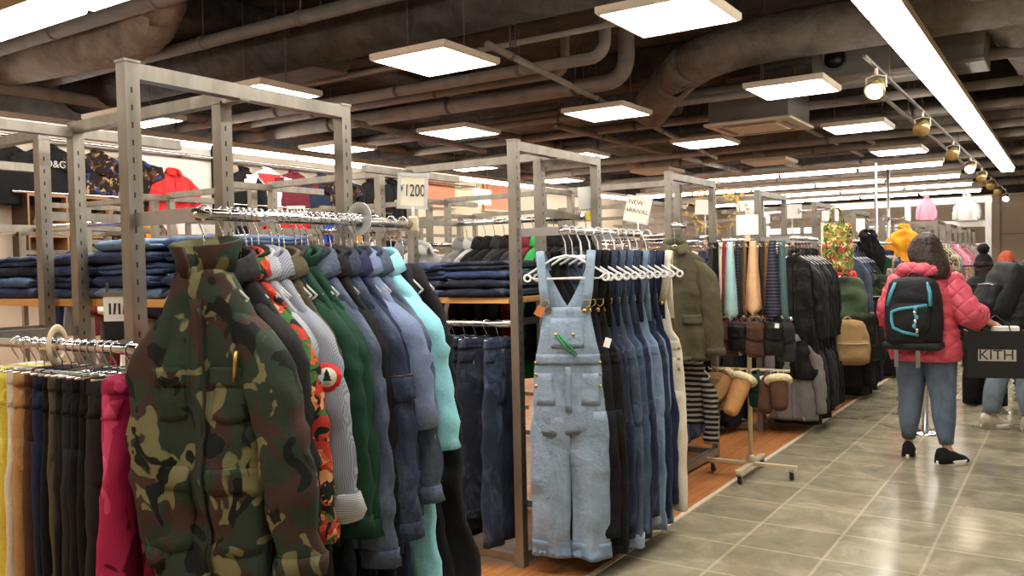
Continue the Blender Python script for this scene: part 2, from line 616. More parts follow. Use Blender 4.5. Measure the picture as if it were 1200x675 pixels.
class Shell:
    """a hanging tube of cloth: table rows (z, halfwidth, halfdepth[, xoff, yoff]); folds deepen downwards"""
    def __init__(s, rows, fold=.012, freq=26, seed=0, n=2.5, ztop=0, zlow=-1):
        s.rows = [tuple(r) + (0,) * (5 - len(r)) for r in rows]
        s.fold, s.freq, s.seed, s.n = fold, freq, seed, n
        s.z0, s.z1 = s.rows[0][0], s.rows[-1][0]

    def dims(s, z):
        R = s.rows
        if z >= R[0][0]:
            return R[0][1:]
        for a, b in zip(R, R[1:]):
            if z >= b[0]:
                k = (a[0] - z) / (a[0] - b[0])
                return tuple(lerp(p, q, k) for p, q in zip(a[1:], b[1:]))
        return R[-1][1:]

    def wr(s, x, z):
        k = clamp((s.z0 - z) / (s.z0 - s.z1 + 1e-6))
        a = s.fold * sstep(.05, .75, k)
        q = s.seed * 1.37
        f = sin(x * s.freq + q * 5 + 2.5 * nz(x * 3 + q, z * 2.2, q)) + .5 * sin(x * s.freq * 1.9 + q * 3 + z * 5)
        w = nz(x * 4 + z * 3, z * 5 - x * 3, q + 9.2)
        return a * f * .7 + s.fold * 1.3 * nz(x * 7, z * 6, q + 3.1) + s.fold * .7 * nz(x * 15, z * 17, q) + s.fold * .35 * (1 - abs(w) * 5 if abs(w) < .2 else 0) * sstep(.03, .2, k)

    def pt(s, a, z, k=1.0):
        hw, hd, xo, yo = s.dims(z)
        x, y = ell(hw * k, hd * k, a, s.n)
        e = .35 * s.fold * nz(sgn(cos(a)) * 3.1, z * 8, s.seed + 7)
        return (x + xo + e * cos(a), y + yo + s.wr(x, z), z + .010 * nz(x * 5, s.seed, 2.2) * (1 if z < s.z1 + .08 else 0))

    def front(s, x, z, off=0.0, side=-1):
        hw, hd, xo, yo = s.dims(z)
        u = clamp(abs((x - xo) / hw), 0, .995)
        y = hd * (1 - u ** s.n) ** (1 / s.n)
        return (x, side * (y + off) + yo + s.wr(x - xo, z), z)

    def mesh(s, mb=None, nseg=44, step=.03, open_top=False, hem=True, mi=0):
        mb = mb or MB()
        zs = []
        for a, b in zip(s.rows, s.rows[1:]):
            m = max(1, int(round((a[0] - b[0]) / step)))
            zs += [a[0] + (b[0] - a[0]) * i / m for i in range(m)]
        zs.append(s.z1)
        rings = [[s.pt(2 * pi * j / nseg, z) for j in range(nseg)] for z in zs]
        if hem:
            rings.append([s.pt(2 * pi * j / nseg, s.z1, .95)[:2] + (s.z1 + .002,) for j in range(nseg)])
            rings.append([s.pt(2 * pi * j / nseg, s.z1 + .05, .9) for j in range(nseg)])
        return mb.loft(rings, not open_top, hem, True, mi)

    def patch(s, mb, x0, x1, z0, z1, off=.005, nx=8, nzz=8, skew=0.0, taper=0.0, mi=0, side=-1, point=0.0):
        """a piece of cloth sewn on the front: z0 top, z1 bottom; skirts close its edges"""
        def g(i, j, o):
            u, v = i / nx, j / nzz
            c, h = (x0 + x1) / 2, (x1 - x0) / 2 * (1 + taper * v)
            x = c + h * (2 * u - 1) + skew * v
            z = lerp(z0, z1, v) - (point * (1 - abs(2 * u - 1)) * v)
            return s.front(x, z, o, side)
        vs, fs = [], []
        for j in range(nzz + 1):
            for i in range(nx + 1):
                vs.append(g(i, j, off))
        for j in range(nzz):
            for i in range(nx):
                a = j * (nx + 1) + i
                fs.append((a, a + 1, a + nx + 2, a + nx + 1))
        edge = [(i, 0) for i in range(nx)] + [(nx, j) for j in range(nzz)] + [(i, nzz) for i in range(nx, 0, -1)] + [(0, j) for j in range(nzz, 0, -1)]
        b = len(vs)
        for i, j in edge:
            vs.append(g(i, j, -.004))
        m = len(edge)
        for q in range(m):
            i, j = edge[q]
            i2, j2 = edge[(q + 1) % m]
            fs.append((j * (nx + 1) + i, j2 * (nx + 1) + i2, b + (q + 1) % m, b + q))
        return mb.add(vs, fs, mi, True)


def sleeve_mb(side, w, L, r0=.078, r1=.058, out=.12, bend=.03, seed=0, z0=-.105, cuff=True, flat=.62, wrk=.006, fwd=0.0):
    """a sleeve from the shoulder seam; out = how far the cuff stands away sideways"""
    mb = MB()
    n, m = 20, max(10, int(L / .026))
    rings = []
    A = Vector((side * (w - .045), 0, z0 - .02))
    for i in range(m + 1):
        t = i / m
        c = A + Vector((side * (out * t ** .8 + bend * sin(pi * t) * .6 + .02 * sstep(0, .15, t)), -bend * sin(pi * t) * .5 - fwd * t * t, -L * t))
        r = lerp(r0, r1, t ** .7) * (.86 + .14 * sstep(0, .2, t))
        if t < .1:
            r *= math.sqrt(max(.03, 1 - (1 - t / .1) ** 2))
        tl = out * .9 / L * (1 - t * .4) - .75 * (1 - sstep(0, .4, t))
        ring = []
        for j in range(n):
            a = 2 * pi * j / n
            k = 1 + wrk / r * (sin(t * 30 + 5 * nz(cos(a), t * 5, seed) + cos(a) * 2 + seed) * .7 * sstep(.1, .4, t) + nz(cos(a) * 2, t * 9, seed + sin(a)) * 2.2)
            x, y = ell(r * k, r * flat * k, a, 2.2)
            ring.append((c.x + x, c.y + y, c.z + x * tl * side))
        rings.append(ring)
    if cuff:
        c = [sum(p[i] for p in rings[-1]) / n for i in range(3)]
        rings.append([tuple(c[i] + (p[i] - c[i]) * .8 for i in range(3)) for p in rings[-1]])
        rings.append([(p[0], p[1], p[2] + .05) for p in rings[-1]])
    return mb.loft(rings, True, True), rings


def cuff_mb(rings, k0, k1, off=.004):
    mb = MB()
    n = len(rings[0])
    out = []
    for r in rings[k0:k1]:
        c = [sum(p[i] for p in r) / n for i in range(3)]
        out.append([tuple(c[i] + (p[i] - c[i]) * (1 + off / .055) for i in range(3)) for p in r])
    def shr(r, f):
        c = [sum(p[i] for p in r) / n for i in range(3)]
        return [tuple(c[i] + (p[i] - c[i]) * f for i in range(3)) for p in r]
    out = [shr(out[0], .93)] + out + [shr(out[-1], .86)]
    return mb.loft(out, True, True)


def collar_mb(rx=.078, ry=.058, kind='shirt', zb=-.06, h=.05, tilt=.02, gap=.5, seed=0):
    """an open ring of cloth round the neck; 'stand' or folded 'shirt'"""
    if kind == 'stand':
        prof = [(0, 0), (.006, h * .6), (.014, h), (.006, h + .004), (-.004, h * .9), (-.008, 0)]
    elif kind == 'tall':
        prof = [(0, -.01), (.010, h * .5), (.026, h * .95), (.024, h), (.012, h), (.002, h * .5), (-.008, 0)]
    else:
        prof = [(-.004, 0), (0, h * .8), (.006, h), (.014, h * .9), (.030, h * .3), (.040, -.012), (.034, -.014), (.022, h * .25), (.008, h * .7), (.006, 0)]
    rings = []
    N = 30
    for i in range(N + 1):
        a = -pi / 2 + gap / 2 + (2 * pi - gap) * i / N
        wv = 1 + .05 * nz(cos(a) * 2, sin(a) * 2, seed)
        back = .5 + .5 * sin(a)
        rings.append([((rx + p) * cos(a) * wv, (ry + p) * sin(a) * wv + .008, zb + q * wv + tilt * back - .03 * (1 - back) * (1 if kind != 'tall' else .4)) for p, q in prof])
    return MB().loft(rings, True, True, True)


def jacket(root, mat, w=.225, L=.72, sl=.58, flare=.03, d=.05, seed=0, out=.13, collar='shirt', fold=.012, r0=.078, r1=.058, slim=.0,
           collar_mat=None, sleeve_mat=None, cuffs=True, pockets=(), flaps=(), placket=True, buttons=0, short=False, hood=False, drop=.07, waist=0.0, fwd=0.0, collar_h=.05, bend=.03, button_mat=None, out_l=None):
    z0 = -.05
    rows = [(z0, .062, .045), (z0 - .02, .082, .05), (z0 - .02 - drop * .5, w * .72, d * .95), (z0 - .02 - drop, w * .96, d * .85), (z0 - .07 - drop, w * 1.0, d),
            (z0 - .25, w * (1.0 - waist * .3), d * 1.1), (z0 - L * .6, w * (1 - waist) + flare * .3, d * 1.1), (-L - z0 * 0, w + flare, d * 1.15)]
    rows = sorted(rows, key=lambda r: -r[0])
    S = Shell([(a, b, c * .8) for a, b, c in rows], fold, 24, seed, 2.8)
    S.mesh(nseg=52, step=.024).build('body', mat, root)
    smat = sleeve_mat or mat
    if sl:
        for sd in (-1, 1):
            mb, rings = sleeve_mb(sd, w, sl, r0, r1, out if sd > 0 or out_l is None else out_l, bend, seed + sd * .7, z0 - .02 - drop * .55, wrk=.007, fwd=fwd)
            so = mb.build('sleeve', smat, root)
            if cuffs:
                k = len(rings) - 3
                cuff_mb(rings, k - 2, k + 1).build('cuff', smat, so)
    if collar:
        collar_mb(.078 if collar == 'tall' else .066, .058 if collar == 'tall' else .046, kind=collar, zb=z0 - .012, h=collar_h, seed=seed, gap=.35 if collar == 'tall' else .5).build('collar', collar_mat or mat, root)
    if placket:
        mb = MB()
        S.patch(mb, -.018, .022, z0 - .085, -L + .012, .005, 2, 24)
        mb.build('placket', mat, root)
    for (x0, x1, za, zb) in pockets:
        mb = MB()
        S.patch(mb, x0, x1, za, zb, .0055, 8, 8, point=.012)
        mb.build('pocket', mat, root)
    for (x0, x1, za, zb, sk) in flaps:
        mb = MB()
        S.patch(mb, x0, x1, za, zb, .010, 8, 4, skew=sk)
        mb.build('pocket_flap', mat, root)
    for i in range(buttons):
        z = lerp(z0 - .1, -L + .06, i / max(1, buttons - 1))
        p = S.front(.002, z, .010)
        MB().lathe([(.0075, -.003), (.0075, .002), (.004, .003)], 10, p, 0, 'y').build('button', button_mat or M['brass'], root)
    return S


def trousers(root, mat, hw=.19, d=.03, hip=.26, L=1.02, lw=.105, lo=.1, seed=0, band=True, pockets=True, gap=.012, cuffs=0.0, cuff_mat=None, fold=.008, fly=True, patch_mat=None):
    """hanging from the waistband at z = 0, legs straight down"""
    S = Shell([(0, hw * .92, d * .8), (-.05, hw * .95, d), (-hip * .6, hw, d * 1.15), (-hip, hw * 1.02, d * 1.2), (-hip - .05, hw * .97, d * 1.05)], fold, 22, seed)
    S.mesh(nseg=36).build('hips', mat, root)
    for sd in (-1, 1):
        c = sd * (lw * .92 + gap / 2)
        T = Shell([(-hip + .06, lw * .9, d * .9, c * .95), (-hip - .06, lw, d * 1.1, c), (-L * .6, lerp(lw, lo, .6), d * 1.0, c * 1.02), (-L, lo, d * 1.05, c * 1.03)], fold * 1.3, 30, seed + sd)
        lg = T.mesh(nseg=26, step=.04).build('leg', mat, root)
        if cuffs:
            U = Shell([(-L + cuffs, lo + .006, d * 1.15, c * 1.03), (-L, lo + .009, d * 1.2, c * 1.03)], fold, 30, seed + sd)
            U.mesh(nseg=26, step=.02).build('cuff', cuff_mat or mat, lg)
        if pockets:
            mb = MB()
            S.patch(mb, sd * hw * .45 - hw * .26, sd * hw * .45 + hw * .26, -.075, -.2, .006, 5, 5, side=1, point=.02)
            mb.build('back_pocket', mat, root)
            mb = MB()
            S.patch(mb, sd * hw * .62 - hw * .2, sd * hw * .62 + hw * .2, -.05, -.1, .004, 4, 3, skew=sd * .02)
            mb.build('front_pocket', mat, root)
    if band:
        B = Shell([(.006, hw * .93, d * .95), (-.034, hw * .96, d * 1.12)], .004, 20, seed)
        B.mesh(nseg=36, step=.012).build('waistband', mat, root)
    if fly:
        mb = MB()
        S.patch(mb, -.012, .016, -.036, -.17, .004, 2, 6)
        mb.build('fly', mat, root)
    if patch_mat:
        mb = MB()
        S.patch(mb, .06, .13, -.004, -.036, .012, 3, 3, side=1)
        mb.build('waist_patch', patch_mat, root)
    return S


def overalls(root, mat, seed=0, L=1.44, hw=.19, d=.04, bibw=.115, cuff=0.0, cuff_mat=None, lo=.12, detail=True, strap_mat=None, back=True, lw=.12, sidebtn=False, leg_n=2.6):
    """dungarees: straps loop over the hanger at z = 0; bib top at -.25, waist at -.55"""
    sm = strap_mat or mat
    zb, zw = -.27, -.56
    rows = [(zb, bibw, .014, 0, -.012), (zb - .02, bibw * 1.02, .018, 0, -.012), (zb - .16, bibw * 1.25, .024, 0, -.006), (zw + .08, hw * .88, .032), (zw, hw * .96, d), (zw - .12, hw, d * 1.15), (zw - .26, hw * 1.04, d * 1.2), (zw - .31, hw * 1.0, d * 1.05)]
    S = Shell(rows, .009, 26, seed)
    S.mesh(nseg=48, step=.022).build('bib', mat, root)
    for sd in (-1, 1):
        c = sd * (lw * .9)
        T = Shell([(zw - .2, lw * .84, d * .9, c * .95), (zw - .32, lw * .93, d * 1.2, c), (-L * .75, lerp(lw, lo, .6), d * 1.25, c * 1.0), (-L, lo, d * 1.3, c * 1.0)], .020, 34, seed + sd * 2.3)
        lg = T.mesh(nseg=28, step=.035).build('leg', mat, root)
        if cuff:
            U = Shell([(-L + cuff, lo + .006, d * 1.5, c), (-L - .004, lo + .010, d * 1.6, c)], .020, 34, seed + sd * 2.3)
            U.mesh(nseg=28, step=.02).build('cuff', cuff_mat or mat, lg)
        # strap: from the bib corner up over the hanger and down the back
        pts = [(sd * bibw * .82, -.032, zb - .015), (sd * bibw * .98, -.03, zb + .08), (sd * bibw * 1.08, -.022, -.06), (sd * bibw * 1.12, -.006, -.004), (sd * bibw * 1.12, .012, -.008), (sd * bibw * .95, .026, -.1)]
        r = MB()
        r.tube(pts, [.021] * 5 + [.03], 10, True, 0, False, .16, up=(1, 0, 0))
        so = r.build('strap', sm, root)
        if detail:
            z = zb + .035
            mb = MB()
            mb.tube([(sd * bibw * .9 - .017, -.036, z), (sd * bibw * .9 + .017, -.036, z), (sd * bibw * .9 + .017, -.036, z - .022), (sd * bibw * .9, -.037, z - .036), (sd * bibw * .9 - .017, -.036, z - .022)], .0018, 6, False, 0, True)
            mb.build('buckle', M['brass'], so)
            p = S.front(sd * bibw * .8, zb - .016, .008)
            MB().lathe([(.011, -.004), (.011, .002), (.006, .005)], 12, p, 0, 'y').build('bib_button', M['brass'], root)
    if back:
        # back panel with its V between the straps
        n = 10
        vs, fs = [], []
        for q, off in ((0, .020), (1, .028)):
            for i in range(n + 1):
                u = -1 + 2 * i / n
                x = u * bibw * 1.12
                top = lerp(zb + .005, -.03, abs(u) ** 1.15)
                bot = zb - .1
                vs += [(x * .97, off, top), (x * 1.12, off - .004, bot)]
        m = 2 * (n + 1)
        for i in range(n):
            a = 2 * i
            fs += [(a, a + 1, a + 3, a + 2), (m + a, m + a + 2, m + a + 3, m + a + 1), (a, a + 2, m + a + 2, m + a), (a + 1, m + a + 1, m + a + 3, a + 3)]
        fs += [(0, m, m + 1, 1), (2 * n, 2 * n + 1, m + 2 * n + 1, m + 2 * n)]
        MB().add(vs, fs, 0, True).build('back_panel', mat, root)
    if detail:
        mb = MB()
        S.patch(mb, -.075, .08, zb - .05, zb - .19, .003, 8, 6)
        mb.build('bib_pocket', mat, root)
        mb = MB()
        S.patch(mb, -hw * .9, hw * .9, zw + .07, zw + .02, .003, 20, 3)
        mb.build('waistband', mat, root)
        mb = MB()
        S.patch(mb, -.013, .016, zw + .01, zw - .2, .005, 2, 6)
        mb.build('fly', mat, root)
        for sd in (-1, 1):
            mb = MB()
            S.patch(mb, sd * .115 - .045, sd * .115 + .045, zw - .02, zw - .17, .003, 5, 5, skew=-sd * .01)
            mb.build('front_pocket', mat, root)
            for z in (zw + .03, zw - .025, zw - .08) if sidebtn else ():
                p = S.front(sd * hw * .9, z, .004)
                MB().lathe([(.0075, -.003), (.0075, .002), (.004, .004)], 10, p, 0, 'y').build('side_button', M['brass'], root)
    return S


def arc(c, r, a0, a1, n=10, plane='xz'):
    o = []
    for i in range(n + 1):
        a = lerp(a0, a1, i / n)
        u, v = r * cos(a), r * sin(a)
        o.append((c[0] + u, c[1], c[2] + v) if plane == 'xz' else (c[0], c[1] + u, c[2] + v) if plane == 'yz' else (c[0] + u, c[1] + v, c[2]))
    return o


def hanger(root, top=.09, half=.2, body=None, hook=None, rail_r=.017, bar=True, slope=.085, r=.004, loops=False, sink=0.0):
    """coat hanger: the hook loops over a rail whose axis runs along y at z = top"""
    R = rail_r + .006
    pts = arc((0, 0, top), R, -pi * .18, pi * 1.0, 12) + [(-R * .92, 0, top - .012), (-.004, 0, top - .05), (0, 0, .0), (0, 0, -.03 - sink * .6)]
    MB().tube(pts, .0024, 6).build('hook', hook or M['chrome'], root)
    b = MB()
    k = sink
    sh = [(-half, 0, -.03 - slope - k), (-half * .72, 0, -.03 - slope * .62 - k), (-half * .3, 0, -.038 - k), (0, 0, -.026 - k * .6), (half * .3, 0, -.038 - k), (half * .72, 0, -.03 - slope * .62 - k), (half, 0, -.03 - slope - k)]
    b.tube(sh, r, 6, True)
    b.build('shoulder_bar', body or M['clear_plastic'], root)
    if bar:
        MB().tube([(-half + .002, 0, -.03 - slope - k), (-half + .03, 0, -.05 - slope - k), (half - .03, 0, -.05 - slope - k), (half - .002, 0, -.03 - slope - k)], r * .9, 6).build('trouser_bar', body or M['clear_plastic'], root)
    if loops:
        for sd in (-1, 1):
            MB().tube(arc((sd * half, 0, -.045 - slope), .016, 0, 2 * pi * .999, 14)[:-1], r, 6, False, 0, True).build('end_loop', body or M['white_plastic'], root)


def clip_hanger(root, top=.085, half=.12, body=None):
    R = .020
    pts = arc((0, 0, top), R, -pi * .2, pi, 10) + [(-R * .9, 0, top - .012), (0, 0, top - .05), (0, 0, .012)]
    MB().tube(pts, .0024, 6).build('hook', M['chrome'], root)
    MB().tube([(-half, 0, .012), (half, 0, .012)], .004, 6).build('clip_bar', body or M['chrome'], root)
    for sd in (-1, 1):
        MB().prism([(sd * half * .55 - .012, .02), (sd * half * .55 + .012, .02), (sd * half * .55 + .009, -.024), (sd * half * .55 - .009, -.024)], -.008, .008).build('clip', M['clip_plastic'], root, bevel=.003)


def folded_jeans_mb(wx=.36, dy=.3, t=.018, seed=0, layers=2):
    """folded pair of jeans: a serpentine of thick cloth, round fold towards -y"""
    # outline of the folded strip in (y, z)
    r = t / 2
    mid = []
    for L in range(layers):
        z = r + L * t * 1.12
        ys = [dy / 2, -dy / 2] if L % 2 == 0 else [-dy / 2, dy / 2]
        mid += [(lerp(ys[0], ys[1], i / 9), z) for i in range(10)]
        if L < layers - 1:
            s = -1 if L % 2 == 0 else 1
            mid += [(ys[1] + s * r * 1.1 * sin(pi * k / 5), z + t * 1.12 / 2 * (1 - cos(pi * k / 5))) for k in range(1, 5)]
    def off(d):
        o = []
        for i, p in enumerate(mid):
            a, b = mid[max(i - 1, 0)], mid[min(i + 1, len(mid) - 1)]
            tx, ty = b[0] - a[0], b[1] - a[1]
            l = math.hypot(tx, ty) or 1
            o.append((p[0] - ty / l * d, p[1] + tx / l * d))
        return o
    up, dn = off(r * .96), off(-r * .96)
    a, b = mid[-1], mid[0]
    prof = up + [(a[0] + (r * .7 if layers % 2 == 0 else -r * .7), a[1])] + dn[::-1] + [(b[0] + r * .7, b[1])]
    N = 18
    rings = []
    for i in range(N + 1):
        u = -1 + 2 * i / N
        e = 1 - .5 * abs(u) ** 14
        ring = []
        for y, z in prof:
            hh = layers * t * 1.12 / 2
            zz = hh + (z - hh) * e
            w = .012 * nz(u * 2 + seed, y * 6, seed) + .006 * nz(u * 6, y * 9, z * 30 + seed)
            ring.append((u * wx / 2 + .01 * nz(y * 5, z * 40, seed + 4) * (abs(u) > .8), y * (1 + .03 * nz(u * 2, z * 50, seed)), zz + w * (.3 + z * 12)))
        rings.append(ring)
    return MB().loft(rings, True, True, True)


def tag_card(root, p, w=.03, h=.045, rot=0.0, mat=None, name='price_tag', string=None):
    mb = MB()
    mb.box(p, (w, .002, h), Matrix.Rotation(rot, 3, 'Z') @ Matrix.Rotation(rnd.uniform(-.3, .3), 3, 'Y'))
    o = mb.build(name, mat or M['paper'], root)
    return o

# ------------------------------------------------------------------ room shell
def slab(name, a, b, mat):
    return struct(MB().span(a, b).build(name, mat))


slab('floor', (-1.91, -3, -.1), (4.0, 24, 0), M['tile'])
slab('floor_wood', (-8.7, -3, -.1), (-1.91, 24, 0), M['wood_floor'])
slab('ceiling', (-8.7, -3, 3.9), (4.0, 24, 4.0), M['insul_dark'])
slab('wall_left', (-8.8, -3.1, -.1), (-8.7, 24.1, 4.0), M['cream_wall'])
slab('wall_right', (4.0, -3.1, -.1), (4.1, 24.1, 4.0), M['cream_wall'])
slab('wall_back', (-8.8, 24.0, -.1), (4.1, 24.1, 4.0), M['cream_wall'])
slab('wall_front', (-8.8, -3.1, -.1), (4.1, -3.0, 4.0), M['cream_wall'])
slab('trim_1', (-8.7, -3, 3.02), (-8.62, 24, 3.9), M['insul_dark'])
slab('trim_2', (-8.7, 23.93, 3.0), (4.0, 24.0, 3.9), M['insul_dark'])
slab('trim_3', (-1.935, -3, 0), (-1.905, 24, .004), M['lamp_frame'])
slab('baseboard_left', (-8.7, -3, 0), (-8.685, 24, .09), M['dark_steel'])
slab('baseboard_back', (-8.7, 23.985, 0), (4, 24, .09), M['dark_steel'])
slab('wall_left_white_bay', (-8.7, 5.55, 0), (-8.66, 6.62, 3.02), M['white_wall'])
slab('wall_left_dark_strip', (-8.7, 6.62, 0), (-8.6, 6.78, 3.02), M['charcoal'])
slab('wall_left_grey_bay', (-8.7, 9.4, 0), (-8.66, 10.5, 3.02), M['grey_wall'])
# the back wall's door and its panel joints
slab('wall_back_joint', (-1.52, 23.97, 0), (-1.49, 24.0, 3.0), M['grey_wall'])
slab('wall_back_joint_2', (-1.5, 23.975, 2.0), (1.4, 24.0, 2.03), M['grey_wall'])
dr = struct(MB().span((-1.17, 23.955, 0), (-.2, 24.0, 2.0)).build('door_1', M['cream_wall']))
MB().bar((-1.05, 23.93, 1.0), (-.93, 23.93, 1.0), .02, .02).build('door_handle', M['dull_chrome'], dr)
for i, y in enumerate((2.9, 6.35, 9.1, 11.7, 14.4, 17.2, 20.0)):
    struct(MB().span((-8.7, y - .22, 3.5), (4.0, y + .22, 3.9)).build('beam_%d' % (i + 1), M['insul_dark'], bevel=.04))
for i, x in enumerate((-6.4, .6)):
    struct(MB().span((x - .2, -3, 3.62), (x + .2, 24, 3.9)).build('beam_%d' % (i + 8), M['insul_dark'], bevel=.04))

# ------------------------------------------------------------------ ceiling services
def pipe(name, pts, r, mat, label, cat='pipe', group=None, hang=(), n=14, clips=True):
    t = thing(name, label, cat, pts[0], 0, group)
    o = Vector(pts[0])
    P = [Vector(p) - o for p in pts]
    fine = []
    for i, p in enumerate(P):           # round the corners
        if 0 < i < len(P) - 1:
            a, b = P[i - 1] - p, P[i + 1] - p
            k = min(a.length, b.length, r * 3.2) * .98
            a, b = p + a.normalized() * k, p + b.normalized() * k
            for q in range(7):
                u = q / 6
                fine.append((1 - u) ** 2 * a + 2 * u * (1 - u) * p + u * u * b)
        else:
            fine.append(p)
    MB().tube(fine, r, n).build('run', mat, t)
    for h in hang:
        c = P[0].lerp(P[1], h)
        mb = MB()
        mb.tube([c + Vector((0, 0, r)), c + Vector((0, 0, 3.9 - (o.z + c.z)))], .006, 6)
        mb.build('suspension_rod', M['pipe_dark'], t)
        d = (P[1] - P[0]).normalized()
        mb = MB()
        mb.tube([c - d * .02, c + d * .02], r + .007, n)
        mb.build('clamp', M['pipe_dark'], t)
    return t


G = 'ceiling pipes'
pipe('wrapped_pipe', [(-8.6, 6.16, 3.15), (-3.14, 6.2, 3.15), (-3.14, 6.2, 3.88)], .05, M['pipe'], 'slim wrapped pipe with an elbow turning up between the two front panel lights', 'pipe', None, (.3, .6, .85))
pipe('wrapped_pipe', [(-8.6, 7.0, 3.13), (-3.35, 7.03, 3.13), (-3.35, 7.03, 3.88)], .075, M['pipe'], 'thick wrapped pipe with an elbow turning up beyond the slim pipe', 'pipe', None, (.3, .62, .9))
pipe('wrapped_pipe', [(-8.6, 6.62, 3.18), (-3.75, 6.62, 3.18), (-3.75, 6.62, 3.6)], .04, M['pipe'], 'narrow pipe ending in an elbow between slim and thick wrapped pipes', 'pipe', None, (.35, .7))
pipe('conduit', [(-8.0, 5.6, 3.2), (-2.5, 5.58, 3.2)], .022, M['pipe'], 'thin conduit running crosswise above the front panel lights', 'pipe', None, (.3, .6, .8))
pipe('conduit', [(-3.46, 5.0, 3.05), (-4.5, 12.5, 3.05)], .026, M['pipe'], 'long slanting conduit running back past the air conditioner', 'pipe', None, (.05, .3, .6, .85))
pipe('conduit', [(-5.2, 5.16, 3.3), (-3.95, 5.18, 3.3), (-3.95, 5.18, 3.88)], .022, M['pipe'], 'short thin pipe with an elbow under the dark ceiling beam', 'pipe', None)
pipe('wrapped_pipe', [(-8.5, 3.6, 3.2), (-8.1, 3.9, 3.2), (-8.1, 22, 3.2)], .06, M['pipe'], 'pipe running back along the tube lights by the left wall', 'pipe')
pipe('wrapped_pipe', [(-8.5, 5.94, 3.32), (-5.0, 5.97, 3.32)], .045, M['pipe_dark'], 'dark pipe ending near the fan box above the slotted rack', 'pipe', None, (.4, .8))
pipe('wrapped_pipe', [(-8.5, 8.25, 3.1), (-1.0, 8.2, 3.1)], .04, M['pipe'], 'crosswise pipe just in front of the air conditioner', 'pipe', None, (.5, .8))
pipe('wrapped_pipe', [(-8.5, 8.55, 3.22), (1.0, 8.5, 3.22)], .055, M['pipe'], 'crosswise pipe above and in front of the air conditioner', 'pipe', None, (.4, .8))
pipe('wrapped_pipe', [(-6.45, 6.78, 3.06), (-6.72, 9.6, 3.06)], .035, M['pipe'], 'short pipe running back beside the second row of panel lights', 'pipe')
for i, (y, z, r, x0, x1, m) in enumerate([(9.55, 3.15, .05, -8.5, -.4, 'pipe'), (10.6, 3.12, .045, -8.5, 1.5, 'pipe'), (11.2, 3.2, .06, -8.5, 1.5, 'pipe_dark'), (11.95, 3.08, .05, -7, 1.5, 'pipe'), (13.2, 3.12, .06, -8.5, 2, 'pipe'), (13.7, 3.2, .05, -8.5, 2, 'pipe_dark'), (15.3, 3.1, .06, -8, 2, 'pipe'), (17.4, 3.12, .07, -8, 2, 'pipe'), (19.5, 3.12, .07, -8, 2, 'pipe'), (21.6, 3.1, .07, -8, 2, 'pipe'), (4.35, 3.3, .05, -8.5, -3.0, 'pipe_dark'), (3.6, 3.36, .06, -8.5, -2.0, 'pipe_dark')]):
    pipe('wrapped_pipe', [(x0, y, z), (x1, y + .02, z)], r, M[m], 'straight crosswise pipe among the far ceiling runs', 'pipe', 'far crosswise ceiling pipes', (.3, .5, .7))
for i, (x, y0, y1, z, r) in enumerate([(-2.9, 9.9, 15, 3.18, .03), (-1.55, 8.5, 22, 3.05, .02), (-5.0, 8.6, 16, 3.1, .04), (-6.1, 9, 18, 3.16, .05), (-4.0, 12.8, 22, 3.1, .04), (-2.4, 11, 21, 3.14, .035), (-.2, 9.5, 22, 3.1, .03)]):
    pipe('wrapped_pipe', [(x, y0, z), (x, y1, z)], r, M['pipe'], 'straight lengthwise pipe under the far ceiling', 'pipe', 'far lengthwise ceiling pipes', (.15, .5, .8))

# insulated ducts
pipe('insulated_duct', [(-3.75, 8.45, 3.12), (-3.35, 7.9, 3.2), (-2.72, 7.3, 3.36), (3.8, 7.25, 3.36)], .2, M['insul'], 'fat insulated duct bending down to the left near the air conditioner', 'duct', None, (), 20)
pipe('insulated_duct', [(-8.65, 3.95, 3.42), (-5.9, 4.15, 3.38), (-5.45, 3.7, 3.6), (-5.4, 3.5, 3.88)], .2, M['insul'], 'fat insulated duct curling up at its end over the slotted rack', 'duct', None, (), 20)
pipe('insulated_duct', [(-8.65, 5.0, 3.38), (-2.2, 5.0, 3.38)], .22, M['insul_dark'], 'broad dark insulated duct above the front panel lights', 'duct', None, (), 20)
pipe('insulated_duct', [(-.62, 6.4, 3.62), (-.3, 9.0, 3.45), (-.05, 14.0, 3.42)], .26, M['insul'], 'insulated duct running back to the right of the long strip light', 'duct', None, (), 20)
pipe('insulated_duct', [(-8.65, 5.75, 3.66), (-3.5, 5.75, 3.66)], .2, M['insul_dark'], 'dark insulated duct behind the thin crosswise conduit', 'duct', None, (), 20)
pipe('insulated_duct', [(-7.8, 9.6, 3.42), (-3.9, 9.55, 3.42)], .2, M['insul'], 'insulated duct behind the thick wrapped pipe', 'duct', None, (), 20)
pipe('insulated_duct', [(-8.0, 12.75, 3.36), (2.0, 12.65, 3.36)], .24, M['insul'], 'insulated duct crossing above the fourth row of panel lights', 'duct', None, (), 20)

t = thing('fan_coil_unit', 'grey ceiling fan unit with a round black opening', 'fan unit', (-1.35, 7.98, 3.06))
mb = MB()
mb.span((-.62, 0, .02), (.75, .55, .36))
mb.build('casing', M['duct_grey'], t, bevel=.01)
MB().lathe([(.105, -.012), (.105, .02), (.088, .02), (.088, -.012)], 26, (-.42, -.006, .2), 0, 'y', False).build('outlet_ring', M['dark_steel'], t)
MB().lathe([(.088, -.004), (.086, .0)], 26, (-.42, -.004, .2), 0, 'y').build('outlet', M['black_plastic'], t)
mb = MB()
mb.span((-.62, -.05, -.0), (.75, .0, .03))
mb.build('flange', M['pipe'], t)
t = thing('fan_coil_unit', 'dark ceiling fan box with louvred end above the slotted rack', 'fan unit', (-5.55, 4.95, 3.12))
mb = MB()
mb.span((-.35, 0, .05), (.3, .5, .42))
mb.build('casing', M['pipe_dark'], t, bevel=.01)
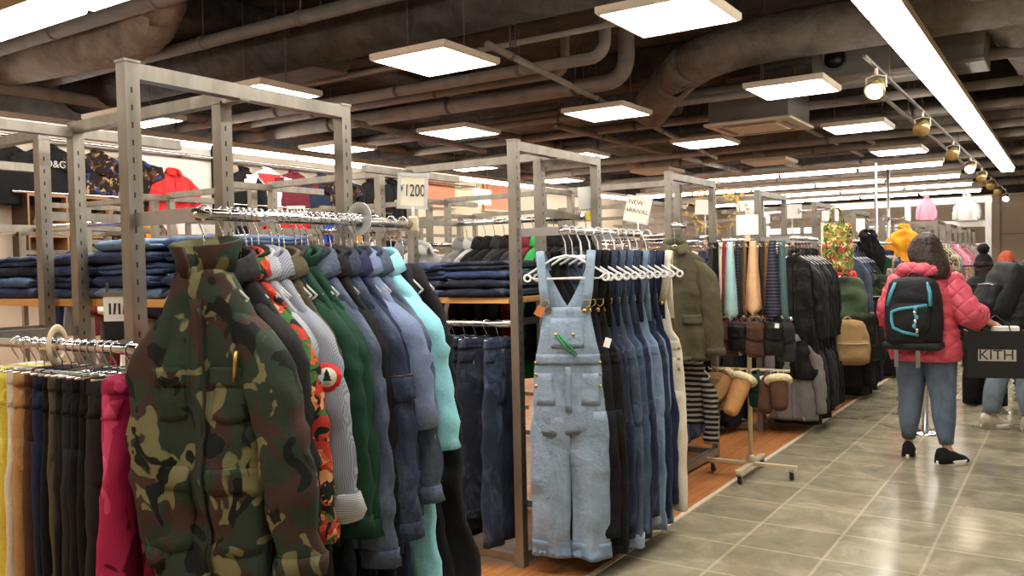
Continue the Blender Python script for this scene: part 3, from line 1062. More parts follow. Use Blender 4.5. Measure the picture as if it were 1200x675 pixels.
for i in range(5):
    MB().box((.0, -.015, .1 + i * .06), (.5, .04, .008), Matrix.Rotation(.5, 3, 'X')).build('louvre', M['duct_grey'], t)
for x in (-.3, .25):
    MB().tube([(x, .25, .42), (x, .25, .78)], .008, 6).build('suspension_rod', M['pipe_dark'], t)

t = thing('air_conditioner', 'square cream ceiling cassette air conditioner below a grey box', 'air conditioner', (-2.81, 9.14, 2.9))
mb = MB()
mb.span((-.46, -.46, 0), (.46, .46, .035))
mb.build('fascia', M['lamp_frame'], t, bevel=.015)
MB().span((-.26, -.26, -.012), (.26, .26, 0)).build('grille', M['stand_paint'], t, bevel=.006)
for q in range(4):
    a = q * pi / 2
    MB().box((cos(a) * .345, sin(a) * .345, -.002), (.05, .56, .006), Matrix.Rotation(a, 3, 'Z')).build('air_slot', M['dark_steel'], t)
MB().span((-.42, -.4, .035), (.42, .42, .38)).build('casing', M['duct_grey'], t, bevel=.01)
for x in (-.38, .38):
    MB().tube([(x, 0, .36), (x, 0, 1.0)], .008, 6).build('suspension_rod', M['pipe_dark'], t)


def panel_light(loc, label, lit=True, group=None):
    t = thing('panel_light', label, 'ceiling light', loc, 0, group)
    mb = MB()
    h = .325
    mb.loft([[(-h, -h, .05), (h, -h, .05), (h, h, .05), (-h, h, .05)], [(-h, -h, .014), (h, -h, .014), (h, h, .014), (-h, h, .014)], [(-.312, -.312, 0), (.312, -.312, 0), (.312, .312, 0), (-.312, .312, 0)], [(-.3, -.3, .003), (.3, -.3, .003), (.3, .3, .003), (-.3, .3, .003)]], True, False, True, 0, False)
    mb.build('frame', M['lamp_frame'], t)
    MB().span((-.3, -.3, .0015), (.3, .3, .02)).build('diffuser', M['panel'] if lit else M['lamp_frame'], t)
    for x in (-.25, .25):
        MB().tube([(x, 0, .07), (x, 0, 3.88 - loc[2])], .005, 6).build('suspension_rod', M['pipe_dark'], t)
    return t


PX, PY = (-1.98, -3.73, -5.5, -7.3), (-.49, 2.13, 4.75, 7.38, 10.0, 12.6)
names = {0: 'first', 1: 'second', 2: 'third', 3: 'fourth'}
for j, y in enumerate(PY):
    for i, x in enumerate(PX):
        if j < 2:
            panel_light((x, y, 2.91), 'lit square panel light overhead in front of the first visible row', True, 'panel lights overhead')
        else:
            row = names[j - 2]
            lit = not (j == 5 and i in (1, 2))
            panel_light((x, y, 2.91), ('lit' if lit else 'unlit') + ' square panel light, %s from the aisle in the %s row ahead' % (names[i], row), lit)
for x, y in ((1.6, 1.0), (1.6, 4.75), (1.6, 8.5), (1.6, 12.6), (1.6, 17)):
    panel_light((x, y, 2.91), 'lit square panel light over the aisle out of the photo to the right', True, 'panel lights over the aisle')


def tube_light(p0, p1, label, w=.07, group=None, h=.06):
    """a tube fitting from p0 to p1 with its housing above"""
    c = [(a + b) / 2 for a, b in zip(p0, p1)]
    t = thing('tube_light', label, 'tube light', c, 0, group)
    L = math.dist(p0, p1) / 2
    along = 0 if abs(p1[0] - p0[0]) > abs(p1[1] - p0[1]) else 1
    def bx(a, l, z0, z1):
        return MB().span((-l, -a, z0), (l, a, z1)) if along == 0 else MB().span((-a, -l, z0), (a, l, z1))
    bx(w * .5, L - .03, -.02, .035).build('tube', M['tube'], t, bevel=.012)
    bx(w * .5 + .012, L, .035, .035 + h).build('housing', M['lamp_frame'], t)
    return t


def strip(p0, p1, label, w, seg=1.25, group=None):
    n = max(1, int(round(math.dist(p0, p1) / seg)))
    for i in range(n):
        a = [lerp(p, q, i / n) for p, q in zip(p0, p1)]
        b = [lerp(p, q, (i + 1) / n) for p, q in zip(p0, p1)]
        tube_light(a, b, label, w, group)


strip((-6.8, 2.47, 2.87), (-1.8, 2.47, 2.87), 'bright strip light segment crossing the ceiling in the top left corner', .2, 1.25, 'strip light at the top left')
strip((-.9, .5, 2.87), (-.9, 16.2, 2.87), 'segment of the long bright strip light running back above the aisle', .18, 1.25, 'long strip light above the aisle')
strip((-8.02, 2.4, 2.87), (-8.02, 17.4, 2.87), 'bright tube light segment running along the left wall', .05, 1.25, 'tube lights along the left wall')
for k, (y, n, word) in enumerate(((14.25, 4, 'nearest'), (16.6, 5, 'second'), (18.65, 5, 'third'), (20.6, 5, 'fourth'))):
    strip((-1.62 - 1.22 * n, y, 2.87), (-1.62, y, 2.87), 'bright tube light in the %s of the four crosswise rows at the back' % word, .09, 1.22, 'crosswise tube lights, %s row' % word)

# spot lights on their track
t = thing('light_track', 'thin spotlight track running back beside the long strip light', 'light track', (-1.26, 6.6, 2.93))
MB().span((-.012, 0, 0), (.012, 16, .02)).build('channel', M['pipe_dark'], t)
for y in (1, 6, 11, 15.5):
    MB().tube([(0, y, .03), (0, y, .95)], .006, 6).build('suspension_rod', M['pipe_dark'], t)
for k, (y, on) in enumerate(((7.04, 1), (9.43, 0), (12.02, 0), (14.17, 1), (16.0, 0), (17.9, 0), (19.6, 0), (22.0, 1))):
    t = thing('spotlight', ('lit spotlight glaring on the track, %s of the lit ones' % {0: 'nearest', 3: 'second', 7: 'farthest'}[k]) if on else 'unlit gold faced spotlight on the track, number %s from the front' % ('', 'one', 'two', '', 'three', 'four', 'five')[k], 'spotlight', (-1.26, y, 2.78))
    if not on:
        t['label'] = {1: 'unlit gold faced spotlight, nearest of the unlit ones', 2: 'unlit gold faced spotlight just in front of the second lit one', 4: 'unlit gold spotlight just behind the second lit one', 5: 'unlit gold spotlight midway between the second and farthest lit ones', 6: 'unlit gold spotlight just in front of the farthest lit one'}[k]
    R = Matrix.Rotation(-.95, 4, 'X') @ Matrix.Rotation(.12, 4, 'Y')
    mb = MB()
    mb.lathe([(.035, .09), (.05, .06), (.075, -.04), (.078, -.06)], 20, (0, 0, 0), 0, 'z')
    mb.v = [tuple(R @ Vector(p)) for p in mb.v]
    mb.build('lamp_head', M['gold'], t)
    mb = MB()
    mb.lathe([(.001, -.075), (.05, -.068), (.07, -.055), (.07, -.05)], 20, (0, 0, 0), 0, 'z')
    mb.v = [tuple(R @ Vector(p)) for p in mb.v]
    mb.build('lens', M['spot_on'] if on else M['gold'], t)
    mb = MB()
    mb.tube([(-.07, 0, 0), (-.07, 0, .08), (0, 0, .1), (.07, 0, .08), (.07, 0, 0)], .007, 6)
    mb.build('yoke', M['lamp_frame'], t)
    MB().tube([(0, 0, .1), (0, 0, .15)], .014, 8).build('adapter', M['lamp_frame'], t)

t = thing('exit_sign', 'green and white running man exit sign hanging near the left wall', 'exit sign', (-8.2, 11.6, 2.52))
MB().span((-.02, -.22, 0), (.02, .22, .25)).build('housing', M['exit'], t)
MB().span((.02, -.1, .02), (.024, .1, .23)).build('white_field', M['exit_white'], t)
mb = MB()
mb.tube([(.026, .02, .19), (.026, .0, .13)], .016, 8)
mb.tube([(.026, .0, .13), (.026, .04, .09), (.026, .05, .045)], .011, 8)
mb.tube([(.026, .0, .13), (.026, -.03, .09), (.026, -.07, .085)], .011, 8)
mb.tube([(.026, .02, .18), (.026, -.035, .165)], .009, 8)
mb.ball((.026, .035, .213), .014, 10)
mb.build('pictogram', M['exit'], t)
for y in (-.15, .15):
    MB().tube([(0, y, .25), (0, y, 1.36)], .006, 6).build('suspension_rod', M['pipe_dark'], t)

# ------------------------------------------------------------------ clothing racks of slotted steel
def post_mb(x, y, h, w=.045, slots=True):
    mb = MB()
    mb.span((x - w / 2, y - w / 2, 0), (x + w / 2, y + w / 2, h))
    mb.span((x - w / 2 - .003, y - w / 2 - .003, h), (x + w / 2 + .003, y + w / 2 + .003, h + .008))
    if slots:
        z = .3
        while z < h - .05:
            mb.box((x + w / 2, y - .004, z), (.0015, .005, .016), None, 1)
            z += .05
    return mb


def rack(y0, y1, x0, x1, label, end=True, h=2.08, near=None, far=None, endrail=None, shelves=(), group=None, slots=True, base=True, hs=2.03, mids=(), near_y=0.0, near_x=-.03, low=None):
    """one bay of a row: x0 is the aisle end, x1 further left; near/far = heights of the pipe rails"""
    ym = y0 + .4
    t = thing('clothing_rack', label, 'clothing rack', (x0, y0, 0), 0, group)
    X = lambda x: x - x0
    Y = lambda y: y - y0
    S2 = [M['steel'], M['slot']]
    w = .045
    posts = []
    if end:
        posts += [(0, 0, h), (0, Y(y1), h)]
    posts += [(-.1 if end else 0, Y(ym), hs), (X(x1), Y(ym), hs)]
    for px, py, ph in posts:
        post_mb(px, py, ph, w, slots).build('post', S2, t)
    if end:
        MB().span((-w / 2, w / 2, h - .045), (w / 2, Y(y1) - w / 2, h)).build('end_rail', M['steel'], t)
        MB().span((-w / 2, w / 2, .02), (w / 2, Y(y1) - w / 2, .075)).build('base_rail', M['steel'], t)
    MB().span((X(x1) - w / 2, Y(ym) - .02, hs), (.02, Y(ym) + .02, hs + .04)).build('spine_rail', M['steel'], t)
    MB().span((X(x1) - .02, 0, hs - .02), (X(x1) + .02, Y(y1), hs + .02)).build('cross_rail', M['steel'], t)
    if base:
        for y in (0, Y(y1)):
            MB().span((X(x1), y - .018, .02), (0, y + .018, .06)).build('base_rail', M['steel'], t)
        MB().span((X(x1) - .02, 0, .02), (X(x1) + .02, Y(y1), .06)).build('base_rail', M['steel'], t)
    for z in mids:
        MB().span((X(x1) - w / 2, Y(ym) - .02, z - .02), (0, Y(ym) + .02, z + .02)).build('mid_rail', M['steel'], t)
    for z, y, q in ((near, near_y, -1), (far, Y(y1), 1)):
        if z:
            MB().tube([(X(x1) - .02, y, z), (near_x if q < 0 else -.03, y, z)], .016, 12).build('hanging_pipe', M['chrome'], t)
            for bx in (X(x1), -.1 if end else 0):
                MB().span((bx - .006, min(y, Y(ym)), z - .018), (bx + .006, max(y, Y(ym)), z + .018)).build('bracket', M['steel'], t)
    for y in (0.0, Y(y1)) if low else ():
        MB().tube([(X(x1) - .02, y, low), (-.03, y, low)], .014, 10).build('hanging_pipe', M['chrome'], t)
        for bx in (X(x1), -.1):
            MB().span((bx - .006, min(y, Y(ym)), low - .015), (bx + .006, max(y, Y(ym)), low + .015)).build('bracket', M['steel'], t)
    if endrail:
        z, xr, ya, yb = endrail
        MB().tube([(X(xr), Y(ya), z), (X(xr), Y(yb), z)], .016, 14).build('hanging_pipe', M['chrome'], t)
        for y in ((0, Y(y1)) if yb > y1 - .1 else (0,)):
            MB().span((0, y - .005, z - .02), (X(xr) + .01, y + .005, z + .02)).build('bracket', M['dull_chrome'], t)
    for z, ya, yb in shelves:
        MB().span((X(x1), Y(ya), z - .03), (-.06 if end else .2, Y(yb), z)).build('shelf', M['wood_shelf'], t, bevel=.003)
    return t


ROWS = [(1.46, 2.32), (3.48, 4.33), (5.38, 6.2), (7.3, 8.1), (9.22, 10.02), (11.14, 11.95), (13.06, 13.86), (15.0, 15.8), (17.0, 17.8)]
WORD = ['first', 'second', 'third', 'fourth', 'fifth', 'sixth', 'seventh', 'eighth', 'ninth']
EX = -2.27
for n, (y0, y1) in enumerate(ROWS):
    xs = [(EX, -3.25), (-3.5, -4.45), (-4.65, -5.55), (-5.75, -6.65)]
    if n > 3:
        xs = xs[:3]
    if n > 6:
        xs = xs[:1]
    for k, (xa, xb) in enumerate(xs):
        kw = dict(end=(k == 0), slots=(n < 3 and k < 2))
        if n == 0:
            kw.update(near=1.26, far=1.72 if k else None, near_y=-.04, near_x=.07 if k == 0 else -.03)
            if k == 0:
                kw.update(endrail=(1.63, -1.96, 1.44, 2.33))
            if k < 3:
                kw.update(shelves=[(1.38, 1.9, 2.3)])
        elif n == 1:
            kw.update(near=1.19 if k < 2 else 1.6, far=1.75)
            if k == 0:
                kw.update(endrail=(1.635, -2.0, 3.46, 4.34))
            if k < 2:
                kw.update(shelves=[(1.32, 3.5, 3.86)])
        else:
            kw.update(near=1.66, far=1.66, low=.92 if k == 0 else None)
            if n == 2 and k == 0:
                kw.update(endrail=(1.72, -2.2, y0 - .1, y0 + .1))
            if k == 0 and 3 <= n < 8:
                kw.update(endrail=(1.66, -1.98, y0 - .02, y1 + .02))
        if k == 0:
            lab = 'grey slotted steel clothing rack with open end frame, %s along the aisle' % WORD[n]
        else:
            lab = 'grey steel rack bay, %s bay from the aisle in the %s row of racks' % (WORD[k], WORD[n])
        rack(y0, y1, xa, xb, lab, **kw)
# the pair of tall chrome uprights by the seventh rack
for x, y, w in ((-2.27, 12.55, 'nearer'), (-2.27, 13.5, 'farther')):
    o = MB().tube([(x, y, 0), (x, y, 2.78)], .022, 10).build('steel_pole', M['dull_chrome'])
    tag(o, 'tall thin steel pole beside the orange coat, %s of the two' % w, 'pole')

# ------------------------------------------------------------------ lettering
def lettering(txt, size, loc, parent, mat, rot=(pi / 2, 0, 0), ext=.0008, sx=1.0, align='CENTER'):
    c = bpy.data.curves.new('lettering', 'FONT')
    c.body = txt
    c.size = size
    c.extrude = ext
    c.align_x = align
    c.align_y = 'CENTER'
    c.materials.append(mat)
    f = bpy.data.objects.new('lettering_curve', c)
    COL.objects.link(f)
    bpy.context.view_layer.update()
    me = bpy.data.meshes.new_from_object(f.evaluated_get(bpy.context.evaluated_depsgraph_get()))
    bpy.data.objects.remove(f)
    bpy.data.curves.remove(c)
    if not me.materials:
        me.materials.append(mat)
    o = bpy.data.objects.new('lettering', me)
    COL.objects.link(o)
    o.parent = parent
    o.location = loc
    o.rotation_euler = rot
    o.scale = (sx, 1, 1)
    return o


def rail_sign(loc, w, h, stem, label, rotz, txt=(), tilt=0.0, card=None, frame=True, name='price_sign', tsx=1.0, clipm=None):
    """a card in a thin holder standing on a clip on a pipe; loc = middle of the pipe"""
    t = thing(name, label, 'sign', loc, rotz)
    T = Matrix.Rotation(tilt, 3, 'Y')
    z = stem + h / 2
    MB().box((0, 0, z), (w, .004, h), T).build('card', card or M['paper'], t)
    if frame:
        mb = MB()
        for a, b in (((0, h / 2), (w + .014, .012)), ((0, -h / 2), (w + .014, .012)), ((w / 2, 0), (.012, h)), ((-w / 2, 0), (.012, h))):
            p = T @ Vector((a[0], 0, a[1]))
            mb.box((p.x, 0, p.z + z), (b[0], .008, b[1]), T)
        mb.build('card_frame', M['clear_plastic'], t)
    MB().tube([(0, 0, .012), (0, 0, stem)], .006, 8).build('stem', M['clear_plastic'], t)
    MB().box((0, 0, .0), (.035, .05, .055)).build('clip', clipm or M['cream_plastic'], t, bevel=.006)
    for s, size, dx, dz, m in txt:
        p = T @ Vector((dx, -.0032, dz))
        lettering(s, size, (p.x, p.y, p.z + z), t, m, (pi / 2, tilt, 0), .0006, tsx)
    return t


# ------------------------------------------------------------------ the end rail of the first rack
HZ1 = 1.54
HX1 = -1.96
hproto = None


def hang_on(x, y, z, rotz, label, group, kind='clear', half=.2):
    global HP
    key = (kind, half)
    if key not in HP:
        t = thing('coat_hanger', label, 'hanger', (x, y, z), rotz, group)
        if kind == 'clip':
            clip_hanger(t)
        elif kind == 'white':
            hanger(t, .09, half, M['white_plastic'], M['white_plastic'], r=.0055, loops=True)
        elif kind == 'lite':
            hanger(t, .09, half, M['white_plastic'], M['chrome'], sink=.02)
        elif kind == 'wire':
            hanger(t, .09, half, M['chrome'], M['chrome'], r=.0028)
        else:
            hanger(t, .09, half, M['clear_plastic'], M['chrome'], slope=.08, sink=.03)
        HP[key] = t
        return t
    return dup(HP[key], (x, y, z), rotz, label, group)


HP = {}
ER1 = 'hangers on the end rail of the first rack'


def er1(name, label, cat, y, rot, **k):
    t = thing(name, label, cat, (HX1, y, HZ1), rot)
    hang_on(HX1, y, HZ1, rot, 'chrome hooked hanger carrying a garment on the end rail with the camouflage jacket', ER1, 'clear', .13)
    return t


HX1 = -1.94
t = er1('camouflage_jacket', 'woodland camouflage field jacket with raised collar, hanging foremost on its rail', 'jacket', 1.455, .3)
S = jacket(t, M['camo'], w=.16, L=.95, sl=.70, flare=.02, d=.055, seed=3, out=.125, out_l=.0, collar='tall', collar_h=.075, fold=.018, r0=.082, r1=.066, drop=.125,
           pockets=((-.145, -.04, -.33, -.45), (.04, .145, -.33, -.45), (-.165, -.04, -.6, -.8), (.04, .165, -.6, -.8)),
           flaps=((-.15, -.036, -.315, -.365, .0), (.036, .15, -.315, -.365, .0), (-.17, -.036, -.58, -.645, 0), (.036, .17, -.58, -.645, 0)), bend=.05)
mb = MB()
mb.tube([S.front(.02, -.16 - i * .03, .008) for i in range(25)], .004, 6)
mb.build('zip', M['slot'], t)
MB().tube([S.front(.13, -.27, .02), S.front(.115, -.35, .02)], .006, 6).build('chest_zip', M['brass'], t)

HX1 = -1.96
t = er1('work_jacket', 'near black waxed jacket hanging directly behind the camouflage jacket', 'jacket', 1.535, .32)
jacket(t, M['charcoal'], drop=.11, w=0.167, L=.8, sl=.64, d=.04, seed=5, out=0.077, fold=.016, r0=0.077, r1=0.059)
t = er1('poppy_shirt', 'shirt printed with red poppies on black, third on its rail', 'shirt', 1.57, .3)
jacket(t, M['floral'], drop=.11, w=0.170, L=.78, sl=.66, d=.03, seed=6, out=0.086, fold=.014, r0=0.069, r1=0.059, flare=.04)
t = er1('stripe_shirt', 'light grey fine striped shirt behind the red poppy shirt', 'shirt', 1.61, .27)
jacket(t, M['hickory_light'], drop=.11, w=0.160, L=.76, sl=.6, d=.03, seed=8, out=0.058, fold=.013)
t = er1('engineer_jacket', 'pale hickory striped work jacket with a round red patch and rolled cuff', 'jacket', 1.655, .25)
jacket(t, M['hickory'], drop=.11, w=0.170, L=.82, sl=.62, d=.045, seed=9, out=0.091, fold=.015, r0=0.076, r1=0.063, bend=.04, cuffs=False)
sl = [c for c in t.children if c.name.startswith('sleeve')][1]
mb, rings = sleeve_mb(1, .170, .62, .076, .063, .091, .04, 9.7, -.1305, wrk=.007)
cuff_mb(rings, -6, -2, .012).build('rolled_cuff', M['cuff_stripe'], sl)
pv = Vector(rings[8][0])
pn = Vector((.55, -.83, .12)).normalized()
Rq = pn.to_track_quat('Z', 'Y').to_matrix()
ctr = pv + Vector((-.03, -.034, 0))


def disc(parent, name, r, h, mat, c, R, n=28, ring=0.0):
    mb = MB()
    prof = [(r, 0), (r, h), (ring, h), (ring, 0)] if ring else [(r, 0), (r, h)]
    mb.lathe(prof, n, (0, 0, 0), 0, 'z', not ring)
    mb.v = [tuple(R @ Vector(p) + Vector(c)) for p in mb.v]
    return mb.build(name, mat, parent)


pt = disc(sl, 'patch', .04, .004, M['red'], ctr, Rq)
disc(sl, 'patch_field', .027, .0055, M['cream'], ctr, Rq)
mb = MB()
for q in range(3):
    mb.prism([(-.014 + q * .003, -.01 + q * .009), (.014 - q * .003, -.01 + q * .009), (0, .008 + q * .008)], .005, .0065, 'z')
mb.v = [tuple(Rq @ Vector(p) + ctr) for p in mb.v]
mb.build('patch_tree', M['green'], sl)
t = er1('olive_shirt', 'olive green shirt squeezed between the hickory jacket and the green velour top', 'shirt', 1.705, .2)
jacket(t, M['olive'], drop=.11, w=0.153, L=.72, sl=.55, d=.03, seed=10, out=0.038)
t = er1('velour_top', 'bottle green velour top with long sleeves, on the crowded end rail', 'shirt', 1.75, .2)
jacket(t, M['green'], drop=.11, w=0.170, L=.8, sl=.68, d=.04, seed=11, out=0.082, collar='stand', r0=0.076, r1=0.054, fold=.018)
t = er1('velour_top', 'second bottle green velour top, just behind the first', 'shirt', 1.795, .18)
jacket(t, M['green'], drop=.11, w=0.167, L=.86, sl=.7, d=.03, seed=12, out=0.072, collar='stand', fold=.016)
t = er1('denim_jacket', 'slate blue denim jacket with stitched cuffs beside the green velour tops', 'jacket', 1.845, .17)
jacket(t, M['slate_denim'], drop=.11, w=0.173, L=.9, sl=.8, d=.04, seed=13, out=0.077, r0=0.076, r1=0.059)
t = er1('black_shirt', 'black long shirt between two blue denim jackets', 'shirt', 1.89, .15)
jacket(t, M['black'], drop=.11, w=0.173, L=.96, sl=.78, d=.035, seed=14, out=0.062)
t = er1('denim_chore_coat', 'dark indigo chore coat with an ochre stitched sleeve pocket', 'jacket', 1.94, .14)
jacket(t, M['indigo'], drop=.11, w=0.180, L=.98, sl=.74, d=.045, seed=15, out=0.077, r0=0.082, r1=0.070, flare=.05)
sl = [c for c in t.children if c.name.startswith('sleeve')][1]
mb, rings = sleeve_mb(1, .180, .74, .082, .070, .077, .03, 15.7, -.1305, wrk=.007)
cuff_mb(rings, 9, 13, .008).build('sleeve_pocket', M['indigo'], sl)
for q in (9, 12):
    cuff_mb(rings, q, q + 1, .010).build('stitch_line', M['thread'], sl)
t = er1('navy_shirt', 'navy cotton shirt in front of the chambray shirt with short sleeves', 'shirt', 1.985, .12)
jacket(t, M['navy'], drop=.11, w=0.176, L=.96, sl=.6, d=.03, seed=16, out=0.058)
t = er1('chambray_shirt', 'faded blue chambray shirt with wide half sleeves near the turquoise coat', 'shirt', 2.035, .1)
jacket(t, M['chambray'], drop=.11, w=0.165, L=.9, sl=.42, d=.045, seed=17, out=0.085, r0=0.086, r1=0.083, fold=.014, cuffs=False)
t = er1('denim_shirt', 'mid blue denim shirt right in front of the turquoise coat', 'shirt', 2.085, .08)
jacket(t, M['slate_denim'], drop=.11, w=0.183, L=.86, sl=.66, d=.03, seed=18, out=0.067)
t = er1('turquoise_coat', 'long light turquoise cotton coat on the end rail', 'coat', 2.145, .05)
jacket(t, M['turq'], drop=.11, w=0.19, L=1.32, sl=.5, d=.05, seed=19, out=0.075, r0=0.082, r1=0.077, fold=.016, flare=.06, cuffs=False, bend=.0)
tag_card(t, (.255, -.075, -.60), .045, .05, .4)
MB().tube([(.245, -.06, -.55), (.255, -.075, -.58)], .001, 4).build('tag_string', M['ink'], t)
for i, (y, lab) in enumerate(((2.225, 'black long dungaree dress just behind the turquoise coat'), (2.285, 'black long dungaree dress last on the crowded end rail'))):
    t = er1('dungaree_dress', lab, 'dress', y, .05)
    jacket(t, M['black_denim'], w=0.170 + .04 * i, L=1.36, sl=0, d=.05, seed=21 + i, fold=.026, flare=.1, collar=None, buttons=5, drop=.22)
# long dark garments below the shorter ones
for i, (y, m, L) in enumerate(((1.59, 'black', 1.3), (1.63, 'hickory', 1.2), (1.73, 'charcoal', 1.3), (1.82, 'indigo_deep', 1.34), (1.91, 'black', 1.3), (2.01, 'indigo_deep', 1.36), (2.06, 'navy', 1.36))):
    desc = {0: 'long black coat showing below the poppy shirt', 1: 'long striped coat showing below the camouflage jacket', 2: 'long charcoal coat showing below the hickory jacket', 3: 'long deep indigo coat showing below the green velour tops', 4: 'long black coat showing below the slate denim jacket', 5: 'long deep indigo coat showing below the chore coat', 6: 'long navy coat showing below the chambray shirt'}[i]
    t = er1('long_coat', desc, 'coat', y, .2 - .02 * i)
    jacket(t, M[m], drop=.11, w=0.143, L=L, sl=.6, d=.025, seed=31 + i, out=0.014, fold=.02, flare=.05, placket=False, collar='stand')

# size disc and the price sign at the end of this rail
t = thing('size_divider', 'milky round size divider clipped over the end rail among the hooks', 'size divider', (HX1, 2.07, 1.63))
mb = MB()
mb.lathe([(.055, -.0015), (.055, .0015), (.018, .0015), (.018, -.0015), (.055, -.0015)], 28, (0, 0, .01), 0, 'y', False)
mb.build('disc', M['clear_plastic'], t)
rail_sign((HX1, 2.345, 1.63), .095, .115, .06, 'cream card reading ¥1200 in a clear frame at the end of the rail', .62, (('1200', .06, .008, .0, M['ink']), ('¥', .034, -.038, .008, M['ink'])), .05, M['paper_warm'], True, 'price_sign', .62)

# ------------------------------------------------------------------ trousers on the near rail of the first rack
PN = 'clip hangers on the near rail of the first rack'
plist = [(-3.08, 'cream', 'cream canvas trousers at the left edge of the near trouser rail', 'trousers'),
         (-3.03, 'yellow', 'lemon yellow trousers beside the cream pair', 'trousers'),
         (-2.975, 'cream', 'cream trousers between the lemon and tan pairs', 'trousers'),
         (-2.915, 'tan', 'tan corduroy trousers on the near trouser rail', 'trousers'),
         (-2.86, 'brown', 'dark brown trousers right of the tan corduroys', 'trousers'),
         (-2.80, 'navy', 'navy trousers with a white tag, widest of the dark pairs', 'trousers'),
         (-2.74, 'black', 'black trousers right beside the navy pair', 'trousers'),
         (-2.69, 'olive', 'dark olive trousers among the black pairs', 'trousers'),
         (-2.64, 'black_denim', 'black jeans carrying a square white price tag', 'jeans'),
         (-2.59, 'charcoal', 'charcoal trousers behind the square white price tag', 'trousers'),
         (-2.54, 'black_denim', 'black jeans third from the raspberry velvet pair', 'jeans'),
         (-2.49, 'black', 'black trousers second from the raspberry velvet pair', 'trousers'),
         (-2.43, 'charcoal', 'charcoal jeans next to the raspberry velvet pair', 'jeans'),
         (-2.345, 'velvet', 'raspberry crushed velvet trousers at the end by the slotted post', 'trousers')]
for i, (x, m, lab, cat) in enumerate(plist):
    x = (-2.86, -2.805, -2.75, -2.70, -2.65, -2.595, -2.545, -2.505, -2.465, -2.425, -2.385, -2.345, -2.305, -2.232)[i]
    z = 1.26 - .085
    r = pi / 2 + rnd.uniform(-.1, .06) - .06
    t = thing('velvet_trousers' if m == 'velvet' else 'hanging_trousers' if cat == 'trousers' else 'hanging_jeans', lab, cat, (x, 1.42, z), r)
    trousers(t, M[m], hw=.088 + rnd.uniform(0, .012), d=.022, L=1.02, seed=40 + i, lw=.05, lo=.085 if m == 'velvet' else .05, fold=.012)
    hang_on(x, 1.42, z, r, 'chrome clip hanger on the near trouser rail beside the camouflage jacket', PN, 'clip')
    if i in (5, 8):
        tag_card(t, (.03 if i == 8 else -.05, -.045, -.13 if i == 8 else -.06), .035, .045, .1)
t = thing('size_divider', 'cream ring shaped size divider on the near trouser rail', 'size divider', (-2.62, 1.42, 1.26), .6)
mb = MB()
mb.tube([(.0, .052 * cos(a * pi / 12), .052 * sin(a * pi / 12) - .0) for a in range(24)], .013, 8, False, 0, True, .35)
mb.build('ring', M['cream_plastic'], t)
t = thing('card_holder', 'white card with dark print in a black holder on the slotted post', 'sign', (-2.42, 1.5, 1.37), .5)
MB().box((0, 0, 0), (.09, .006, .075)).build('card', M['paper'], t)
MB().box((0, .001, .044), (.1, .012, .014)).build('holder', M['duct_grey'], t)
MB().box((0, .002, -.065), (.09, .01, .055)).build('lower_card', M['charcoal'], t)
mb = MB()
for q in range(4):
    mb.box((-.024 + q * .015, -.004, 0), (.006, .002, .034), Matrix.Rotation(.12 * (q % 2), 3, 'Y'))
mb.build('print', M['ink'], t)
for x in (-.035, .035):
    MB().box((x, .004, .03), (.006, .006, .1)).build('support', M['dark_steel'], t)

# ------------------------------------------------------------------ folded jeans
FJ = [folded_jeans_mb(.38, .34, .02, s, 2).mesh('folded_jeans', M['indigo']) for s in (1, 4, 7)]


def stack(x, y, z, mats, place, n0=0):
    hh, made = 0, []
    for i, (m, col) in enumerate(mats):
        o = bpy.data.objects.new('folded_jeans', FJ[(i + n0) % 3])
        COL.objects.link(o)
        setmat(o, M[m])
        o.location = (x + rnd.uniform(-.02, .02), y + rnd.uniform(-.025, .015), z + hh)
        o.rotation_euler = (0, 0, rnd.uniform(-.09, .09) + (pi if (i + n0) % 4 == 3 else 0))
        pos = ['bottom of', 'second up in', 'third up in', 'fourth up in', 'fifth up in'][i]
        if i == len(mats) - 1:
            pos = 'on top of'
        tag(o, '%s folded jeans %s %s' % (col, pos, place), 'jeans', 'folded jeans on the pine shelves')
        hh += .0465
        made.append(o)
    return made


A_, B_, C_, D_, E_ = ('stack_navy', 'dark blue'), ('stack_blue', 'mid blue'), ('sky_denim', 'light blue'), ('indigo_deep', 'very dark'), ('grey_denim', 'grey green')
pl = ''
stack(-2.62, 2.12, 1.38, [B_, A_, D_, A_, B_], 'the stack nearest the camouflage jacket' + pl, 0)
stack(-3.04, 2.1, 1.38, [C_, A_, B_, A_, C_], 'the stack right beside the slotted post' + pl, 1)
stack(-3.47, 2.1, 1.38, [B_, A_, B_, A_], 'the third stack from the camouflage jacket' + pl, 2)
stack(-3.88, 2.1, 1.38, [A_, B_, D_, A_], 'the fourth stack from the camouflage jacket' + pl, 0)
stack(-4.27, 2.1, 1.38, [A_, E_, E_, A_], 'the fifth stack from the camouflage jacket' + pl, 1)
pl = 'left of the pale overalls'
stack(-2.53, 3.68, 1.32, [D_, D_, A_, D_], 'the nearest stack ' + pl, 0)
SK = stack(-2.94, 3.68, 1.32, [A_, D_, B_, A_], 'the second stack ' + pl, 1)
stack(-3.36, 3.68, 1.32, [D_, A_, D_], 'the third stack ' + pl, 2)
for q, kind in ((0, 'tag'), (1, 'tag2'), (2, 'label'), (3, 'label')):
    o = SK[q]
    if kind == 'label':
        lb = MB().box((.07 - .02 * q, -.188, .026), (.07, .006, .03), Matrix.Rotation(.1, 3, 'Y')).build('leather_label', M['leather_tan'], o)
        lb['label'] = 'orange leather waist label'
    else:
        for dx in ((.1, .02) if kind == 'tag' else (-.14,)):
            MB().box((dx, -.192, .012), (.028, .004, .045), Matrix.Rotation(dx * 3, 3, 'Y')).build('price_tag', M['paper'], o)

